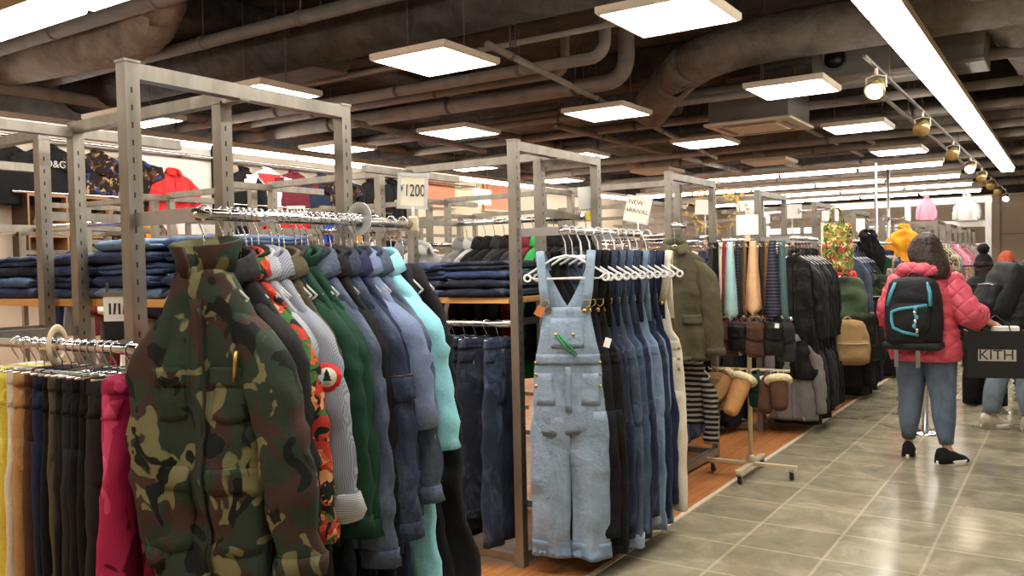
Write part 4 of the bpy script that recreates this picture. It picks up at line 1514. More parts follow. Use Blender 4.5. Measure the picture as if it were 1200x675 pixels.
# jeans below that shelf
for i in range(13):
    x = -3.2 + i * .068
    m = ('indigo', 'mid_denim', 'indigo_deep', 'indigo', 'mid_denim', 'indigo_deep', 'indigo', 'indigo', 'mid_denim', 'indigo_deep', 'indigo', 'indigo_deep', 'indigo')[i]
    z = 1.19 - .085
    r = 1.0 if i == 11 else pi / 2 - .05 + rnd.uniform(-.1, .1)
    t = thing('hanging_jeans', 'blue jeans clipped on the lower rail below the shelf of folded jeans' if i != 11 else 'dark blue jeans turned to show their back pocket, below the jeans shelf', 'jeans', (x, 3.48, z), r, 'jeans on the lower rail' if i != 11 else None)
    trousers(t, M[m], hw=.16 if i == 11 else .12, d=.026, L=1.0 - .06 * (i % 3), seed=60 + i, lw=.09 if i == 11 else .068, lo=.09 if i == 11 else .072, cuffs=.05 if i in (9, 11) else 0, patch_mat=M['leather_tan'] if i in (10, 12) else None)
    hang_on(x, 3.48, z, r, 'chrome clip hanger on the lower rail below the jeans shelf', 'clip hangers on the lower jeans rail', 'clip')
    if i % 2 == 0 and i < 11:
        tag_card(t, (-.06, -.05, -.09 - .02 * (i % 3)), .035, .055, .2)

# ------------------------------------------------------------------ overalls on the second end rail
HZ2 = 1.635 - .09
E2 = 'white hangers on the overalls rail'


def er2(name, label, cat, y, rot, x=-2.0):
    t = thing(name, label, cat, (x, y, HZ2), rot)
    hang_on(x, y, HZ2, rot, 'white plastic hanger with end loops on the rail of dungarees', E2, 'white', .185)
    return t


t = er2('denim_overalls', 'pale bleached denim dungarees with turned up cuffs, foremost on their rail', 'dungarees', 3.50, .42)
S = overalls(t, M['pale_denim'], 2, 1.45, hw=.168, d=.026, bibw=.108, cuff=.07, cuff_mat=M['light_denim'], lo=.088, lw=.104, sidebtn=True)
mb = MB()
mb.tube([S.front(-.045, -.40, .012), S.front(-.01, -.45, .012), S.front(.04, -.50, .012)], .0035, 6)
mb.tube([S.front(-.035, -.395, .012), S.front(.005, -.44, .012), S.front(.048, -.49, .012)], .0035, 6)
mb.build('green_lace', M['bright_green'], t)
for x in (-.05, .03):
    p = S.front(x, -.395, .012)
    MB().lathe([(.008, -.004), (.008, .002), (.004, .004)], 10, p, 0, 'y').build('bib_rivet', M['brass'], t)
MB().box((-.125, -.034, -.285), (.04, .006, .05), Matrix.Rotation(.5, 3, 'Y')).build('leather_tab', M['leather_tan'], t)
OV = [('black_denim', 'black denim dungarees right behind the pale pair', 3.565), ('black', 'black dungarees second behind the pale pair', 3.61), ('indigo_deep', 'deep indigo dungarees with a tan leather tab, fourth on the rail', 3.655),
      ('indigo', 'dark indigo dungarees, fifth on the overalls rail', 3.70), ('indigo_deep', 'deep indigo dungarees, sixth on the overalls rail', 3.745), ('slate_denim', 'slate blue dungarees, seventh on the overalls rail', 3.79),
      ('indigo', 'dark indigo dungarees, eighth on the overalls rail', 3.835), ('mid_denim', 'mid blue dungarees, ninth on the overalls rail', 3.88), ('indigo_deep', 'deep indigo dungarees, tenth on the overalls rail', 3.925),
      ('indigo', 'dark indigo dungarees just in front of the light blue pair', 3.97), ('sky_denim', 'light blue dungarees with a pale cuff, twelfth on the overalls rail', 4.02), ('light_denim', 'washed light blue dungarees right behind the light blue pair', 4.065),
      ('mid_denim', 'mid blue dungarees fourth from the cream pair', 4.11), ('indigo', 'dark indigo dungarees third from the cream pair', 4.155), ('sky_denim', 'sky blue dungarees second from the cream pair', 4.205), ('navy', 'navy dungarees next to the cream pair', 4.25), ('cream', 'cream canvas dungarees with side buttons, last on the rail', 4.30)]
for i, (m, lab, y) in enumerate(OV):
    last = i == len(OV) - 1
    t = er2('denim_overalls' if m not in ('cream', 'black') else 'cloth_overalls', lab, 'dungarees', y, .16 - .006 * i, -2.0 + (.02 if i % 2 else 0) + (.05 if last else 0))
    overalls(t, M[m], 70 + i, 1.36 + .05 * (i % 3), hw=.19 + .008 * (i % 3), d=.028, bibw=.115, cuff=.06 if i in (5, 10) else 0, cuff_mat=M['pale_denim'], lo=.105, back=True, lw=.115, sidebtn=last)
    if i in (1, 2, 5, 7, 10, 13):
        tag_card(t, (.15 - .01 * i, -.045, -.42 - .02 * (i % 4)), .03, .045, .3)
    if i == 2:
        MB().box((.1, -.035, -.27), (.03, .006, .07), Matrix.Rotation(-.5, 3, 'Y')).build('leather_tab', M['leather_tan'], t)

# ------------------------------------------------------------------ background garments: one of each kind, then copies
PROTO = {}
NAMES = {'jacket': ('hanging_jacket', 'jacket'), 'tee': ('hanging_t_shirt', 't-shirt'), 'coat': ('hanging_coat', 'coat'), 'pants': ('hanging_trousers', 'trousers'), 'small': ('child_top', 'top')}


def lite(kind, m, loc, rotz, label, group=None, scale=None):
    """a garment for the rows further back; the first of a kind is built, the others copied"""
    nm, cat = NAMES[kind]
    v = rnd.randrange(3) if kind in ('jacket', 'coat') else 0
    key = (kind, v)
    if key not in PROTO:
        t = thing(nm, label, cat, loc, rotz, group)
        if kind == 'jacket':
            jacket(t, M[m], w=.24, L=.72 + .05 * v, sl=.58, d=.045, seed=90 + v, out=.08, collar='shirt', cuffs=False, placket=True)
        elif kind == 'coat':
            jacket(t, M[m], w=.24, L=.98 + .06 * v, sl=.64, d=.05, seed=94 + v, out=.05, collar='stand', cuffs=False, placket=True)
        elif kind == 'tee':
            jacket(t, M[m], w=.25, L=.66, sl=.17, d=.022, seed=97, out=.1, r0=.09, r1=.085, collar='stand', collar_h=.02, cuffs=False, placket=False, fold=.006)
        elif kind == 'small':
            jacket(t, M[m], w=.17, L=.45, sl=.3, d=.03, seed=99, out=.06, r0=.06, r1=.05, collar='stand', cuffs=False, placket=False)
        else:
            trousers(t, M[m], hw=.18, d=.026, L=1.0, seed=98)
        PROTO[key] = t
        if scale:
            t.scale = scale
        return t
    t = dup(PROTO[key], loc, rotz, label, group, {'*': M[m]}, scale)
    if not group and 'group' in t:
        del t['group']
    if not scale:
        t.scale = (1, 1, 1)
    return t


COLN = {'black': 'black', 'charcoal': 'charcoal', 'grey': 'mid grey', 'pale_grey': 'pale grey', 'navy': 'navy', 'maroon': 'maroon', 'brown': 'dark brown', 'cream': 'cream', 'white': 'white', 'royal': 'royal blue', 'mustard': 'mustard orange',
        'bright_green': 'bright green', 'orange': 'rust orange', 'olive': 'olive drab', 'indigo': 'dark denim', 'mid_denim': 'mid blue denim', 'sky_denim': 'light blue denim', 'red': 'red', 'pink': 'pale pink', 'tan': 'tan', 'graphic': 'dark printed', 'camo_dark': 'dark camouflage',
        'leather_black': 'black leather', 'slate_denim': 'slate denim', 'green': 'bottle green', 'khaki': 'khaki', 'leopard': 'mottled animal print'}


def fill_rail(y, z, x0, x1, cols, place, kind='jacket', hang=True, along='x', x=None, top=.09, rot=None, scale=None):
    if along == 'y' and scale is None and kind != 'small':
        scale = (.74, 1, 1)
    """garments spaced on a pipe; along='x' for pipes crossing, 'y' for end pipes"""
    n = len(cols)
    for i, m in enumerate(cols):
        p = lerp(x0, x1, (i + .5) / n)
        k = kind[i % len(kind)] if isinstance(kind, list) else kind
        loc = (p, y, z - top) if along == 'x' else (x, p, z - top)
        r = (pi / 2 if along == 'x' else .15) + rnd.uniform(-.09, .09) if rot is None else rot + rnd.uniform(-.08, .08)
        nm = NAMES[k][1]
        lab = '%s %s hanging on %s' % (COLN[m], nm, place)
        cnt = sum(1 for q in range(n) if cols[q] == m)
        lite(k, m, loc, r, lab, '%s %ss on %s' % (COLN[m], nm, place) if cnt > 1 else None, scale)
        if hang:
            hang_on(loc[0], loc[1], loc[2], r, 'hanger on %s' % place, 'hangers on %s' % place, 'lite' if kind != 'pants' else 'wire', .165)


fill_rail(4.33, 1.75, -3.22, -2.3, ['grey', 'pale_grey', 'black', 'black', 'charcoal', 'black', 'charcoal', 'maroon', 'bright_green', 'black', 'black', 'charcoal', 'black'], 'the rail behind the folded jeans shelf')
fill_rail(4.33, 1.75, -4.4, -3.5, ['brown', 'black', 'brown', 'grey', 'pale_grey', 'black', 'grey', 'pale_grey'], 'the rail behind the chrome end rail of the first rack')
fill_rail(3.48, 1.6, -5.5, -4.7, ['grey', 'maroon', 'white', 'navy', 'pale_grey', 'black'], 'the rail behind the blue jeans stacks', 'tee')
fill_rail(5.38, 1.66, -3.2, -2.36, ['grey', 'charcoal', 'orange', 'grey', 'black', 'navy', 'charcoal', 'navy', 'black', 'cream', 'mustard'], 'the rail seen above the overalls')
fill_rail(5.38, 1.66, -4.4, -3.55, ['charcoal', 'black', 'grey', 'navy', 'black', 'brown', 'grey'], 'the third row rail seen left of the pale overalls')
fill_rail(6.2, 1.66, -3.2, -2.4, ['pale_grey', 'navy', 'grey', 'black', 'cream', 'navy'], 'the rail right behind the olive coat')
fill_rail(7.3, 1.66, -3.2, -2.4, ['white', 'royal', 'navy', 'cream', 'royal', 'white', 'navy', 'indigo', 'sky_denim', 'navy', 'maroon'], 'the rail of blue shirts beside the ties')
fill_rail(8.1, 1.66, -3.2, -2.4, ['slate_denim', 'white', 'navy', 'sky_denim', 'olive', 'navy', 'white'], 'the far side rail of the fourth rack')
fill_rail(9.22, 1.66, -3.2, -2.4, ['orange', 'black', 'charcoal', 'grey', 'black', 'navy', 'black'], 'the near side rail of the fifth rack')
fill_rail(11.14, 1.66, -3.2, -2.4, ['black', 'navy', 'grey', 'maroon', 'black'], 'the near side rail of the sixth rack')
fill_rail(13.06, 1.66, -3.2, -2.4, ['navy', 'mustard', 'brown', 'black', 'tan'], 'the near side rail of the seventh rack')

# fourth rack's end: black leather jackets above, grey coats below
fill_rail(0, 1.66, 7.3, 8.0, ['leather_black', 'charcoal', 'black', 'leather_black', 'black', 'black'], 'the end rail behind the necktie stand', 'coat', True, 'y', -1.98)
t = thing('lower_end_rail', 'low chrome rail on the end of the fourth rack carrying grey coats', 'rail', (-2.0, 7.28, .98))
MB().tube([(0, 0, 0), (0, .86, 0)], .016, 10).build('hanging_pipe', M['chrome'], t)
for y in (.02, .84):
    MB().span((-.28, y - .005, -.018), (0, y + .005, .018)).build('bracket', M['dull_chrome'], t)
fill_rail(0, .98, 7.3, 8.1, ['grey', 'charcoal', 'black', 'charcoal', 'charcoal', 'black', 'black'], 'the low rail under the black leather jackets', 'jacket', True, 'y', -2.0)
fill_rail(0, 1.66, 9.24, 10.0, ['slate_denim', 'indigo', 'navy', 'black', 'black'], 'the end rail of the fifth rack', 'jacket', True, 'y', -1.98)
fill_rail(0, 1.66, 11.16, 11.9, ['green', 'navy', 'navy', 'black'], 'the end rail of the sixth rack', 'coat', True, 'y', -1.98)
for n, (ya, w) in enumerate(((9.22, 'fifth'), (11.14, 'sixth'))):
    t = thing('lower_end_rail', 'low chrome rail on the end of the %s rack' % w, 'rail', (-2.0, ya, .95))
    MB().tube([(0, 0, 0), (0, .82, 0)], .016, 10).build('hanging_pipe', M['chrome'], t)
    for y in (.02, .8):
        MB().span((-.28, y - .005, -.018), (0, y + .005, .018)).build('bracket', M['dull_chrome'], t)
    fill_rail(0, .95, ya + .05, ya + .78, ['black', 'charcoal', 'black', 'black', 'navy'] if n == 0 else ['black', 'navy', 'black', 'charcoal'], 'the low end rail of the %s rack' % w, 'jacket', True, 'y', -2.0)

# olive coat and striped sweater at the third rack's corner post
t = thing('olive_coat', 'olive drab field coat hanging on the corner post behind the dungarees', 'coat', (-2.2, 5.30, 1.63), .3)
jacket(t, M['olive'], w=.2, L=.8, sl=.64, d=.045, seed=120, out=.07, collar='shirt', fold=.02, flaps=((-.17, -.045, -.5, -.56, 0), (.045, .17, -.5, -.56, 0)))
hang_on(-2.2, 5.30, 1.63, .2, 'white hanger carrying the olive field coat', None, 'lite', .165)
t = thing('lower_end_rail', 'low chrome rail below the olive field coat', 'rail', (-2.1, 5.36, .93))
MB().tube([(0, 0, 0), (0, .8, 0)], .016, 10).build('hanging_pipe', M['chrome'], t)
for y in (.02, .78):
    MB().span((-.18, y - .005, -.018), (0, y + .005, .018)).build('bracket', M['dull_chrome'], t)
t = thing('striped_sweater', 'black and white striped knit sweater hanging below the olive coat', 'sweater', (-2.17, 5.50, .84), .1)
jacket(t, M['knit_stripe'], w=.115, L=.46, sl=.46, r0=.06, r1=.045, d=.03, seed=121, out=.03, collar='stand', placket=False, fold=.018)
hang_on(-2.17, 5.5, .84, .1, 'white hanger carrying the striped knit sweater', None, 'lite', .12)
for n_, w_, cs in ((2, 'third', ['black', 'charcoal', 'black', 'navy', 'black', 'indigo', 'black']), (3, 'fourth', ['black', 'black', 'charcoal', 'navy', 'black', 'charcoal', 'black']), (4, 'fifth', ['black', 'charcoal', 'black', 'navy', 'black'])):
    fill_rail(ROWS[n_][0], .92, -3.2, -2.42, cs, 'the low near pipe of the %s rack' % w_, 'jacket', True)
fill_rail(ROWS[2][1], .92, -3.2, -2.42, ['black', 'navy', 'charcoal', 'black', 'indigo'], 'the low far pipe of the third rack', 'jacket', True)


# ------------------------------------------------------------------ bags
def backpack(name, label, loc, rotz, mat, w=.3, h=.42, d=.16, seed=0, cat='backpack', pocket=True, trim=None, strap_mat=None, flap=False, soft=.02):
    """origin at the carrying loop on top, front faces -y"""
    t = thing(name, label, cat, loc, rotz)
    rows = [(-.02, w * .2, d * .25), (-.035, w * .36, d * .42), (-.07, w * .45, d * .5), (-h * .35, w * .5, d * .56, 0, -.005), (-h * .75, w * .52, d * .62, 0, -.01), (-h * .95, w * .5, d * .58, 0, -.01), (-h, w * .4, d * .42)]
    S = Shell(rows, soft, 20, seed, 2.9)
    S.mesh(nseg=36, step=.025, hem=False).build('bag_body', mat, t)
    me = [c for c in t.children][0].data
    if pocket:
        mb = MB()
        P = Shell([(-h * .48, w * .34, d * .2, 0, -d * .48), (-h * .52, w * .4, d * .28, 0, -d * .5), (-h * .85, w * .42, d * .3, 0, -d * .5), (-h * .93, w * .36, d * .18, 0, -d * .48)], soft * .6, 20, seed + 1, 2.9)
        P.mesh(mb, 30, .025, hem=False).build('front_pocket', strap_mat or mat, t)
        mb = MB()
        mb.tube([P.front(w * .36 * (i / 5 - 1), -h * .53, .004) for i in range(11)], .004, 6)
        mb.build('zip', M['dull_chrome'], t)
    if flap:
        mb = MB()
        S.patch(mb, -w * .46, w * .46, -.05, -h * .42, .012, 10, 8)
        mb.build('flap', mat, t)
    MB().tube(arc((0, 0, -.03), .035, 0, pi, 8), .008, 8).build('carry_loop', strap_mat or mat, t)
    for sd in (-1, 1):
        MB().tube([(sd * w * .2, d * .35, -.06), (sd * w * .26, d * .55 + .03, -.15), (sd * w * .3, d * .55 + .035, -h * .5), (sd * w * .36, d * .5, -h * .88)], .022, 8, True, 0, False, .35, up=(1, 0, 0)).build('shoulder_strap', strap_mat or mat, t)
    return t


def peg(loc, label):
    t = thing('display_hook', label, 'hook', loc)
    MB().tube([(-.3, 0, 0), (0, 0, 0), (.02, 0, .03)], .006, 8).build('arm', M['chrome'], t)
    MB().box((-.29, 0, 0), (.012, .03, .05)).build('plate', M['dull_chrome'], t)
    return t


def tote(name, label, loc, rotz, mat, w=.34, h=.4, d=.08, seed=0, cat='bag', handle=.14, handle_mat=None):
    t = thing(name, label, cat, loc, rotz)
    S = Shell([(-handle, w * .42, d * .25), (-handle - .03, w * .46, d * .4), (-handle - h * .5, w * .5, d * .6), (-handle - h * .92, w * .5, d * .55), (-handle - h, w * .44, d * .3)], .014, 18, seed, 3)
    S.mesh(nseg=36, step=.025, hem=False).build('bag_body', mat, t)
    for sd in (-1, 1):
        MB().tube([(-w * .22, sd * d * .3, -handle - .05), (-w * .16, sd * d * .25, -handle * .4), (-.02, sd * .01, -.005), (.02, sd * .01, -.005), (w * .16, sd * d * .25, -handle * .4), (w * .22, sd * d * .3, -handle - .05)], .011, 8, True, 0, False, .5).build('handle', handle_mat or mat, t)
    return t


tote('floral_tote', 'yellow and green flowered tote bag hanging high by the leather jackets', (-1.84, 8.28, 1.95), .5, M['floral_bag'], .3, .46, .1, 1)
MB().box((-.135, -.03, -.3), (.03, .02, .34)).build('side_band', M['cream'], [o for o in COL.objects if o.name == 'floral_tote'][0])
peg((-1.85, 8.12, 1.93), 'chrome arm holding the flowered tote bag')
backpack('nylon_backpack', 'green nylon backpack hanging under the flowered tote bag', (-1.8, 8.42, 1.33), .55, M['olive_green'], .36, .42, .14, 2, soft=.03, pocket=False)
tote('red_bag', 'red cloth bag hanging behind the green nylon backpack', (-1.93, 8.92, 1.5), .6, M['red'], .3, .46, .1, 3)
backpack('canvas_backpack', 'khaki canvas backpack with rounded top, lowest below the flowered tote', (-1.74, 8.2, .94), .6, M['khaki'], .36, .43, .2, 4, flap=False, pocket=True)
backpack('camouflage_backpack', 'dark camouflage backpack hanging on the end of the fifth rack', (-1.74, 9.52, 1.33), .55, M['camo_dark'], .36, .46, .2, 5)
t = thing('padded_coat', 'black padded coat hanging above the navy backpack', 'coat', (-1.9, 10.06, 1.8), .5)
jacket(t, M['black'], w=.125, L=.54, sl=.42, d=.07, seed=130, r0=.06, r1=.05, out=.0, collar='shirt')
hang_on(-1.9, 10.06, 1.8, .5, 'hanger carrying the black padded coat above the navy backpack', None, 'lite', .12)
tp = backpack('cloth_backpack', 'navy backpack with a round white badge', (-1.72, 10.32, 1.22), .6, M['navy'], .34, .46, .18, 6)
MB().lathe([(.03, -.004), (.03, .004)], 18, (-.02, -.11, -.12), 0, 'y').build('badge', M['white_plastic'], tp)
backpack('red_backpack', 'bright red backpack hanging low on the end of the fifth rack', (-1.72, 10.28, .84), .6, M['red'], .34, .4, .2, 7)
backpack('blue_backpack', 'dark blue backpack hanging low on the end of the sixth rack', (-1.74, 11.42, .98), .6, M['indigo_deep'], .32, .5, .18, 8)
tote('printed_bag', 'blue yellow printed bag beside the green varsity coat', (-1.72, 10.75, 1.5), .6, M['beads'], .26, .34, .06, 9)
tote('black_shoulder_bag', 'black shoulder bag below the green nylon backpack', (-1.78, 9.0, 1.08), .6, M['leather_black'], .32, .34, .12, 10)
tote('black_shoulder_bag', 'black shoulder bag between the khaki and red backpacks', (-1.76, 9.4, .92), .6, M['leather_black'], .3, .36, .12, 11)
for y, z, lab in ((8.42, 1.31, 'chrome arm holding the green nylon backpack'), (8.2, .92, 'chrome arm holding the khaki backpack'), (9.52, 1.31, 'chrome arm holding the dark camouflage backpack'), (10.32, 1.2, 'chrome arm holding the navy backpack'), (10.28, .82, 'chrome arm holding the red backpack')):
    peg((-1.76, y, z), lab)
t = thing('orange_coat', 'mustard orange down coat on the end of the seventh rack', 'coat', (-1.95, 12.8, 1.93), .55)
jacket(t, M['mustard'], w=.21, L=.6, sl=.5, d=.08, seed=140, out=.04, collar='stand', collar_h=.06, r0=.09, r1=.075, fold=.03)
hang_on(-1.95, 12.8, 1.93, .55, 'hanger carrying the mustard orange down coat', None, 'lite', .165)
peg((-1.93, 12.8, 2.02), 'chrome arm holding the mustard orange down coat')

# ------------------------------------------------------------------ rolling display stand with ties, pouches and fleece cuffs
SX, SY = -1.86, 5.75
t = thing('display_stand', 'cream rolling stand with three tiers of arms at the aisle edge', 'display stand', (SX, SY, 0), .03)
MB().tube([(0, 0, .1), (0, 0, 1.63)], .016, 12).build('pole', M['stand_paint'], t)
MB().span((-.31, -.02, .075), (.31, .02, .1)).build('foot_bar', M['stand_paint'], t, bevel=.004)
MB().span((-.02, -.29, .075), (.02, .29, .1)).build('foot_bar', M['stand_paint'], t, bevel=.004)
MB().lathe([(.03, .1), (.03, .13), (.018, .15)], 14).build('socket', M['stand_paint'], t)
k = MB()
k.tube([(-.018, 0, .38), (-.05, 0, .38)], .007, 8)
k.ball((-.055, 0, .38), .014, 10)
k.build('height_knob', M['black_plastic'], t)
for x, y in ((-.27, 0), (.27, 0), (0, -.27), (0, .27)):
    c = MB()
    c.tube([(x, y, .08), (x, y, .06)], .008, 8)
    for s in (-1, 1):
        c.prism([(y - .01, .066), (y + .012, .066), (y + .03, .025), (y + .018, .022)], x + s * .014 - .002, x + s * .014 + .002, 'x')
    c.build('caster_fork', M['chrome'], t)
    c = MB()
    c.lathe([(.012, -.012), (.026, -.011), (.027, 0), (.026, .011), (.012, .012)], 18, (x, y + .02, .027), 0, 'x')
    c.build('caster', M['rubber'], t)
for z, n in ((1.57, 12), (1.09, 9), (.735, 8)):
    MB().tube([(-.27, 0, z), (.27, 0, z)], .009, 8).build('tier_bar', M['stand_paint'], t)
    for i in range(n):
        x = -.25 + .5 * i / (n - 1)
        MB().tube([(x, .0, z), (x, -.1, z + .004), (x, -.115, z + .02)], .0045, 6).build('arm', M['stand_paint'], t)
rail_sign((SX, SY, 1.635), .145, .135, .02, 'blank white card on top of the rolling stand of ties', .25, (), 0, M['paper'], False)


def tie(label, x, y, z, rotz, mat, w=.045, L=.5, knot=False):
    t = thing('necktie', label, 'tie', (x, y, z), rotz)
    mb = MB()
    n = 16
    rings = []
    for i in range(n + 1):
        u = i / n
        hw = lerp(.02, w, u ** .8) * (1 + .03 * nz(u * 4, w, x))
        zz = -u * L
        yy = -.012 + .004 * nz(u * 3, x * 4, z)
        rings.append([(-hw, yy, zz), (0, yy - .004, zz), (hw, yy, zz), (0, yy + .006, zz)])
    rings.append([(-.001, -.012, -L - w * .95), (0, -.014, -L - w * .95), (.001, -.012, -L - w * .95), (0, -.011, -L - w * .95)])
    mb.loft(rings, True, True)
    mb.build('blade', mat, t)
    mb = MB()
    rings = []
    for i in range(9):
        a = pi * i / 8
        rings.append([(-.02, -.013 * cos(a), .014 * sin(a)), (.02, -.013 * cos(a), .014 * sin(a)), (.02, -.009 * cos(a), .010 * sin(a)), (-.02, -.009 * cos(a), .010 * sin(a))])
    rings.append([(-.018, .013, -L * .7), (.018, .013, -L * .7), (.018, .009, -L * .7), (-.018, .009, -L * .7)])
    mb.loft(rings, True, True)
    mb.build('tail', mat, t)
    return t


TI = [(-.235, 'silk_dark', 'dark patterned tie at the outer end of the tie tier', .035, .46), (-.2, 'black', 'black tie beside the outermost dark patterned tie', .035, .5), (-.165, 'cream', 'narrow cream tie between black and crimson ties', .018, .42), (-.135, 'silk_red', 'crimson tie left of the mint tie', .035, .42), (-.085, 'silk_mint', 'wide pale mint tie on the rolling stand', .05, .5),
      (-.045, 'tie_stripe', 'navy striped tie right behind the mint tie', .034, .5), (-.02, 'silk_dark', 'dark tie left of the brown tie', .03, .48), (.005, 'silk_brown', 'brown tie between mint and peach ties', .032, .5), (.03, 'black', 'black tie just left of the peach tie', .034, .48), (.07, 'silk_peach', 'wide peach tie in the middle of the tier', .056, .46),
      (.115, 'silk_dark', 'dark tie just right of the peach tie', .034, .5), (.15, 'silk_brown', 'grey brown tie left of the wide striped tie', .03, .52), (.2, 'tie_stripe', 'wide navy tie with diagonal stripes', .056, .5), (.245, 'silk_green', 'teal tie at the inner end of the tie tier', .04, .54)]
for x, m, lab, w, L in TI:
    front = w > .044
    tie(lab, SX + x, SY - (.105 if front else .05), 1.595, .12, M[m], w, L * .95)


def pouch(name, label, loc, rotz, mat, w=.13, h=.17, d=.05, cord=.05, seed=0, cat='pouch', tagged=False, tilt=0):
    t = thing(name, label, cat, loc, rotz)
    S = Shell([(-cord, w * .3, d * .3), (-cord - .02, w * .42, d * .45), (-cord - h * .6, w * .5, d * .55), (-cord - h * .93, w * .46, d * .5), (-cord - h, w * .34, d * .3)], .014, 30, seed, 2.6)
    S.mesh(nseg=26, step=.018, hem=False).build('bag_body', mat, t)
    mb = MB()
    S.patch(mb, -w * .42, w * .42, -cord - .025, -cord - h * .5, .006, 6, 5, point=.015)
    mb.build('flap', mat, t)
    MB().tube([(-w * .25, 0, -cord - .01), (-.012, 0, -.004), (0, 0, 0), (.012, 0, -.004), (w * .25, 0, -cord - .01)], .004, 6).build('cord', mat, t)
    if tagged:
        tag_card(t, (w * .2, -d * .6 - .006, -cord - .02), .028, .03, 0)
    return t


PO = [(-.25, 'brown', 'dark brown suede pouch at the outer end of the middle tier', 0, .2), (-.19, 'leather_brown', 'brown leather pouch second on the middle tier', 1, .22), (-.12, 'brown', 'long brown suede pouch third on the middle tier', 0, .25), (-.05, 'leather_black', 'black leather pouch fourth on the middle tier', 0, .2),
      (.02, 'leather_brown', 'brown leather pouch with white tag in the middle', 1, .22), (.08, 'brown', 'dark brown suede pouch right of the middle one', 0, .24), (.14, 'leather_black', 'black leather pouch third from the inner end', 1, .2), (.2, 'leather_black', 'black leather pouch second from the inner end', 1, .22), (.26, 'charcoal', 'charcoal pouch at the inner end of the middle tier', 0, .26)]
for i, (x, m, lab, tg, h) in enumerate(PO):
    pouch('hanging_pouch', lab, (SX + x, SY - .06 - .04 * (i % 2), 1.098), .2 * (i % 3) - .1, M[m], .14, h, .06, .03, 20 + i, 'pouch', tg)


def cuffpiece(label, loc, rotz, mat, L=.2, r=.05, tilt=.3, fleece=True, cord=.06):
    """a soft suede mitten-like tube with a fleece cuff, hung by a cord"""
    t = thing('fleece_mitten' if fleece else 'suede_mitten', label, 'mitten', loc, rotz)
    R = Matrix.Rotation(-.55, 3, 'X') @ Matrix.Rotation(tilt, 3, 'Y')
    rings = []
    for i in range(13):
        u = i / 12
        rr = r * (1.05 - .25 * u) * (1 if u < .9 else 1 - (u - .9) * 3)
        c = R @ Vector((0, 0, -cord - u * L))
        rings.append([tuple(c + R @ Vector((rr * cos(2 * pi * j / 18) * (1 + .08 * nz(u * 5, j, r)), rr * .75 * sin(2 * pi * j / 18), .012 * nz(j, u * 4, 3)))) for j in range(18)])
    MB().loft(rings, True, True).build('suede_body', mat, t)
    if fleece:
        mb = MB()
        mb.tube([tuple(R @ Vector((r * 1.05 * cos(2 * pi * j / 18), r * .8 * sin(2 * pi * j / 18), -cord - .012))) for j in range(18)], [r * .42 + .004 * nz(j * 2, r, 1) for j in range(18)], 10, False, 0, True)
        mb.build('fleece_cuff', M['fleece'], t)
    p = R @ Vector((0, 0, -cord))
    MB().tube([(0, 0, 0), (p.x * .5, 0, p.z * .6), tuple(p)], .003, 6).build('cord', M['cream_plastic'], t)
    return t


cuffpiece('tan suede mitten with cream fleece cuff, hanging tilted in mid low tier', (SX + .02, SY - .11, .745), .3, M['suede'], .28, .064, .34)
cuffpiece('second tan suede mitten with fleece cuff, behind the tilted one', (SX - .045, SY - .06, .745), .1, M['suede'], .22, .058, .6)
cuffpiece('brown suede mitten with a cream fleece cuff at the inner end of the low tier', (SX + .22, SY - .10, .75), .1, M['brown'], .22, .062, -.15)
cuffpiece('dark brown suede mitten beside the brown fleece cuffed one', (SX + .16, SY - .04, .745), .2, M['brown'], .25, .06, .1, False)
pouch('hanging_pouch', 'khaki cloth pouch hanging at the outer end of the low tier', (SX - .19, SY - .1, .745), .3, M['khaki'], .2, .25, .08, .03, 50, 'pouch', False)
pouch('hanging_pouch', 'small black pouch with a white tag on the low tier', (SX - .11, SY - .08, .745), .1, M['black'], .1, .13, .05, .03, 51, 'pouch', True)
pouch('hanging_pouch', 'dark green pouch on the low tier', (SX + .09, SY - .08, .745), .1, M['green'], .14, .22, .05, .03, 52, 'pouch', True)
pouch('hanging_pouch', 'black pouch at the far outer end of the low tier', (SX - .25, SY - .06, .745), .1, M['black'], .12, .16, .05, .03, 53, 'pouch', False)
pouch('printed_pouch', 'small turquoise and orange printed pouch below the middle tier', (SX - .09, SY - .02, .95), .1, M['beads'], .11, .1, .03, .02, 54, 'pouch', False)

# ------------------------------------------------------------------ signs further back
rail_sign((-2.32, 4.33, 1.75), .115, .125, .045, 'blank white card on a clip beside the second rack post', .5, (), -.06, M['paper'], False, 'price_sign', 1, M['yellow'])
rail_sign((-2.5, 5.38, 1.66), .16, .17, .1, 'tilted cream card reading NEW ARRIVAL! above the overalls', .45, (('NEW', .045, -.02, .045, M['ink']), ('ARRIVAL!', .042, .0, -.012, M['ink'])), .22, M['paper_warm'])
rail_sign((-2.74, 7.3, 1.66), .17, .13, .24, 'blank white card on a tall stem above the blue shirts', .4, (), .04, M['paper'], False)
t = rail_sign((-4.72, 4.33, 1.75), .13, .07, .13, 'small white label with dark print on a stem behind the chrome end rail', .75, (), 0, M['paper'], False)
mb = MB()
for q in range(5):
    mb.box((-.045 + q * .022, -.003, .165), (.014, .002, .022))
mb.build('print', M['ink'], t)
for i, (x, y, h, lab) in enumerate(((-2.62, 8.1, .3, 'white card on a stem on the far side of the fourth rack'), (-2.9, 9.22, .32, 'white card on a stem above the near side of the fifth rack'), (-2.5, 9.22, .26, 'smaller white card beside the fifth rack post'), (-2.55, 11.14, .3, 'white card on a stem above the sixth rack'), (-2.6, 13.06, .25, 'white card on a stem above the seventh rack'))):
    rail_sign((x, y, 1.66), .2, .15, h, lab, .4, (), .03 * (i - 2), M['paper'], False)
t = thing('twig_garland', 'gold paper leaf garland round the white card over the blue shirts', 'garland', (-2.72, 7.55, 1.95), .3)
mb = MB()
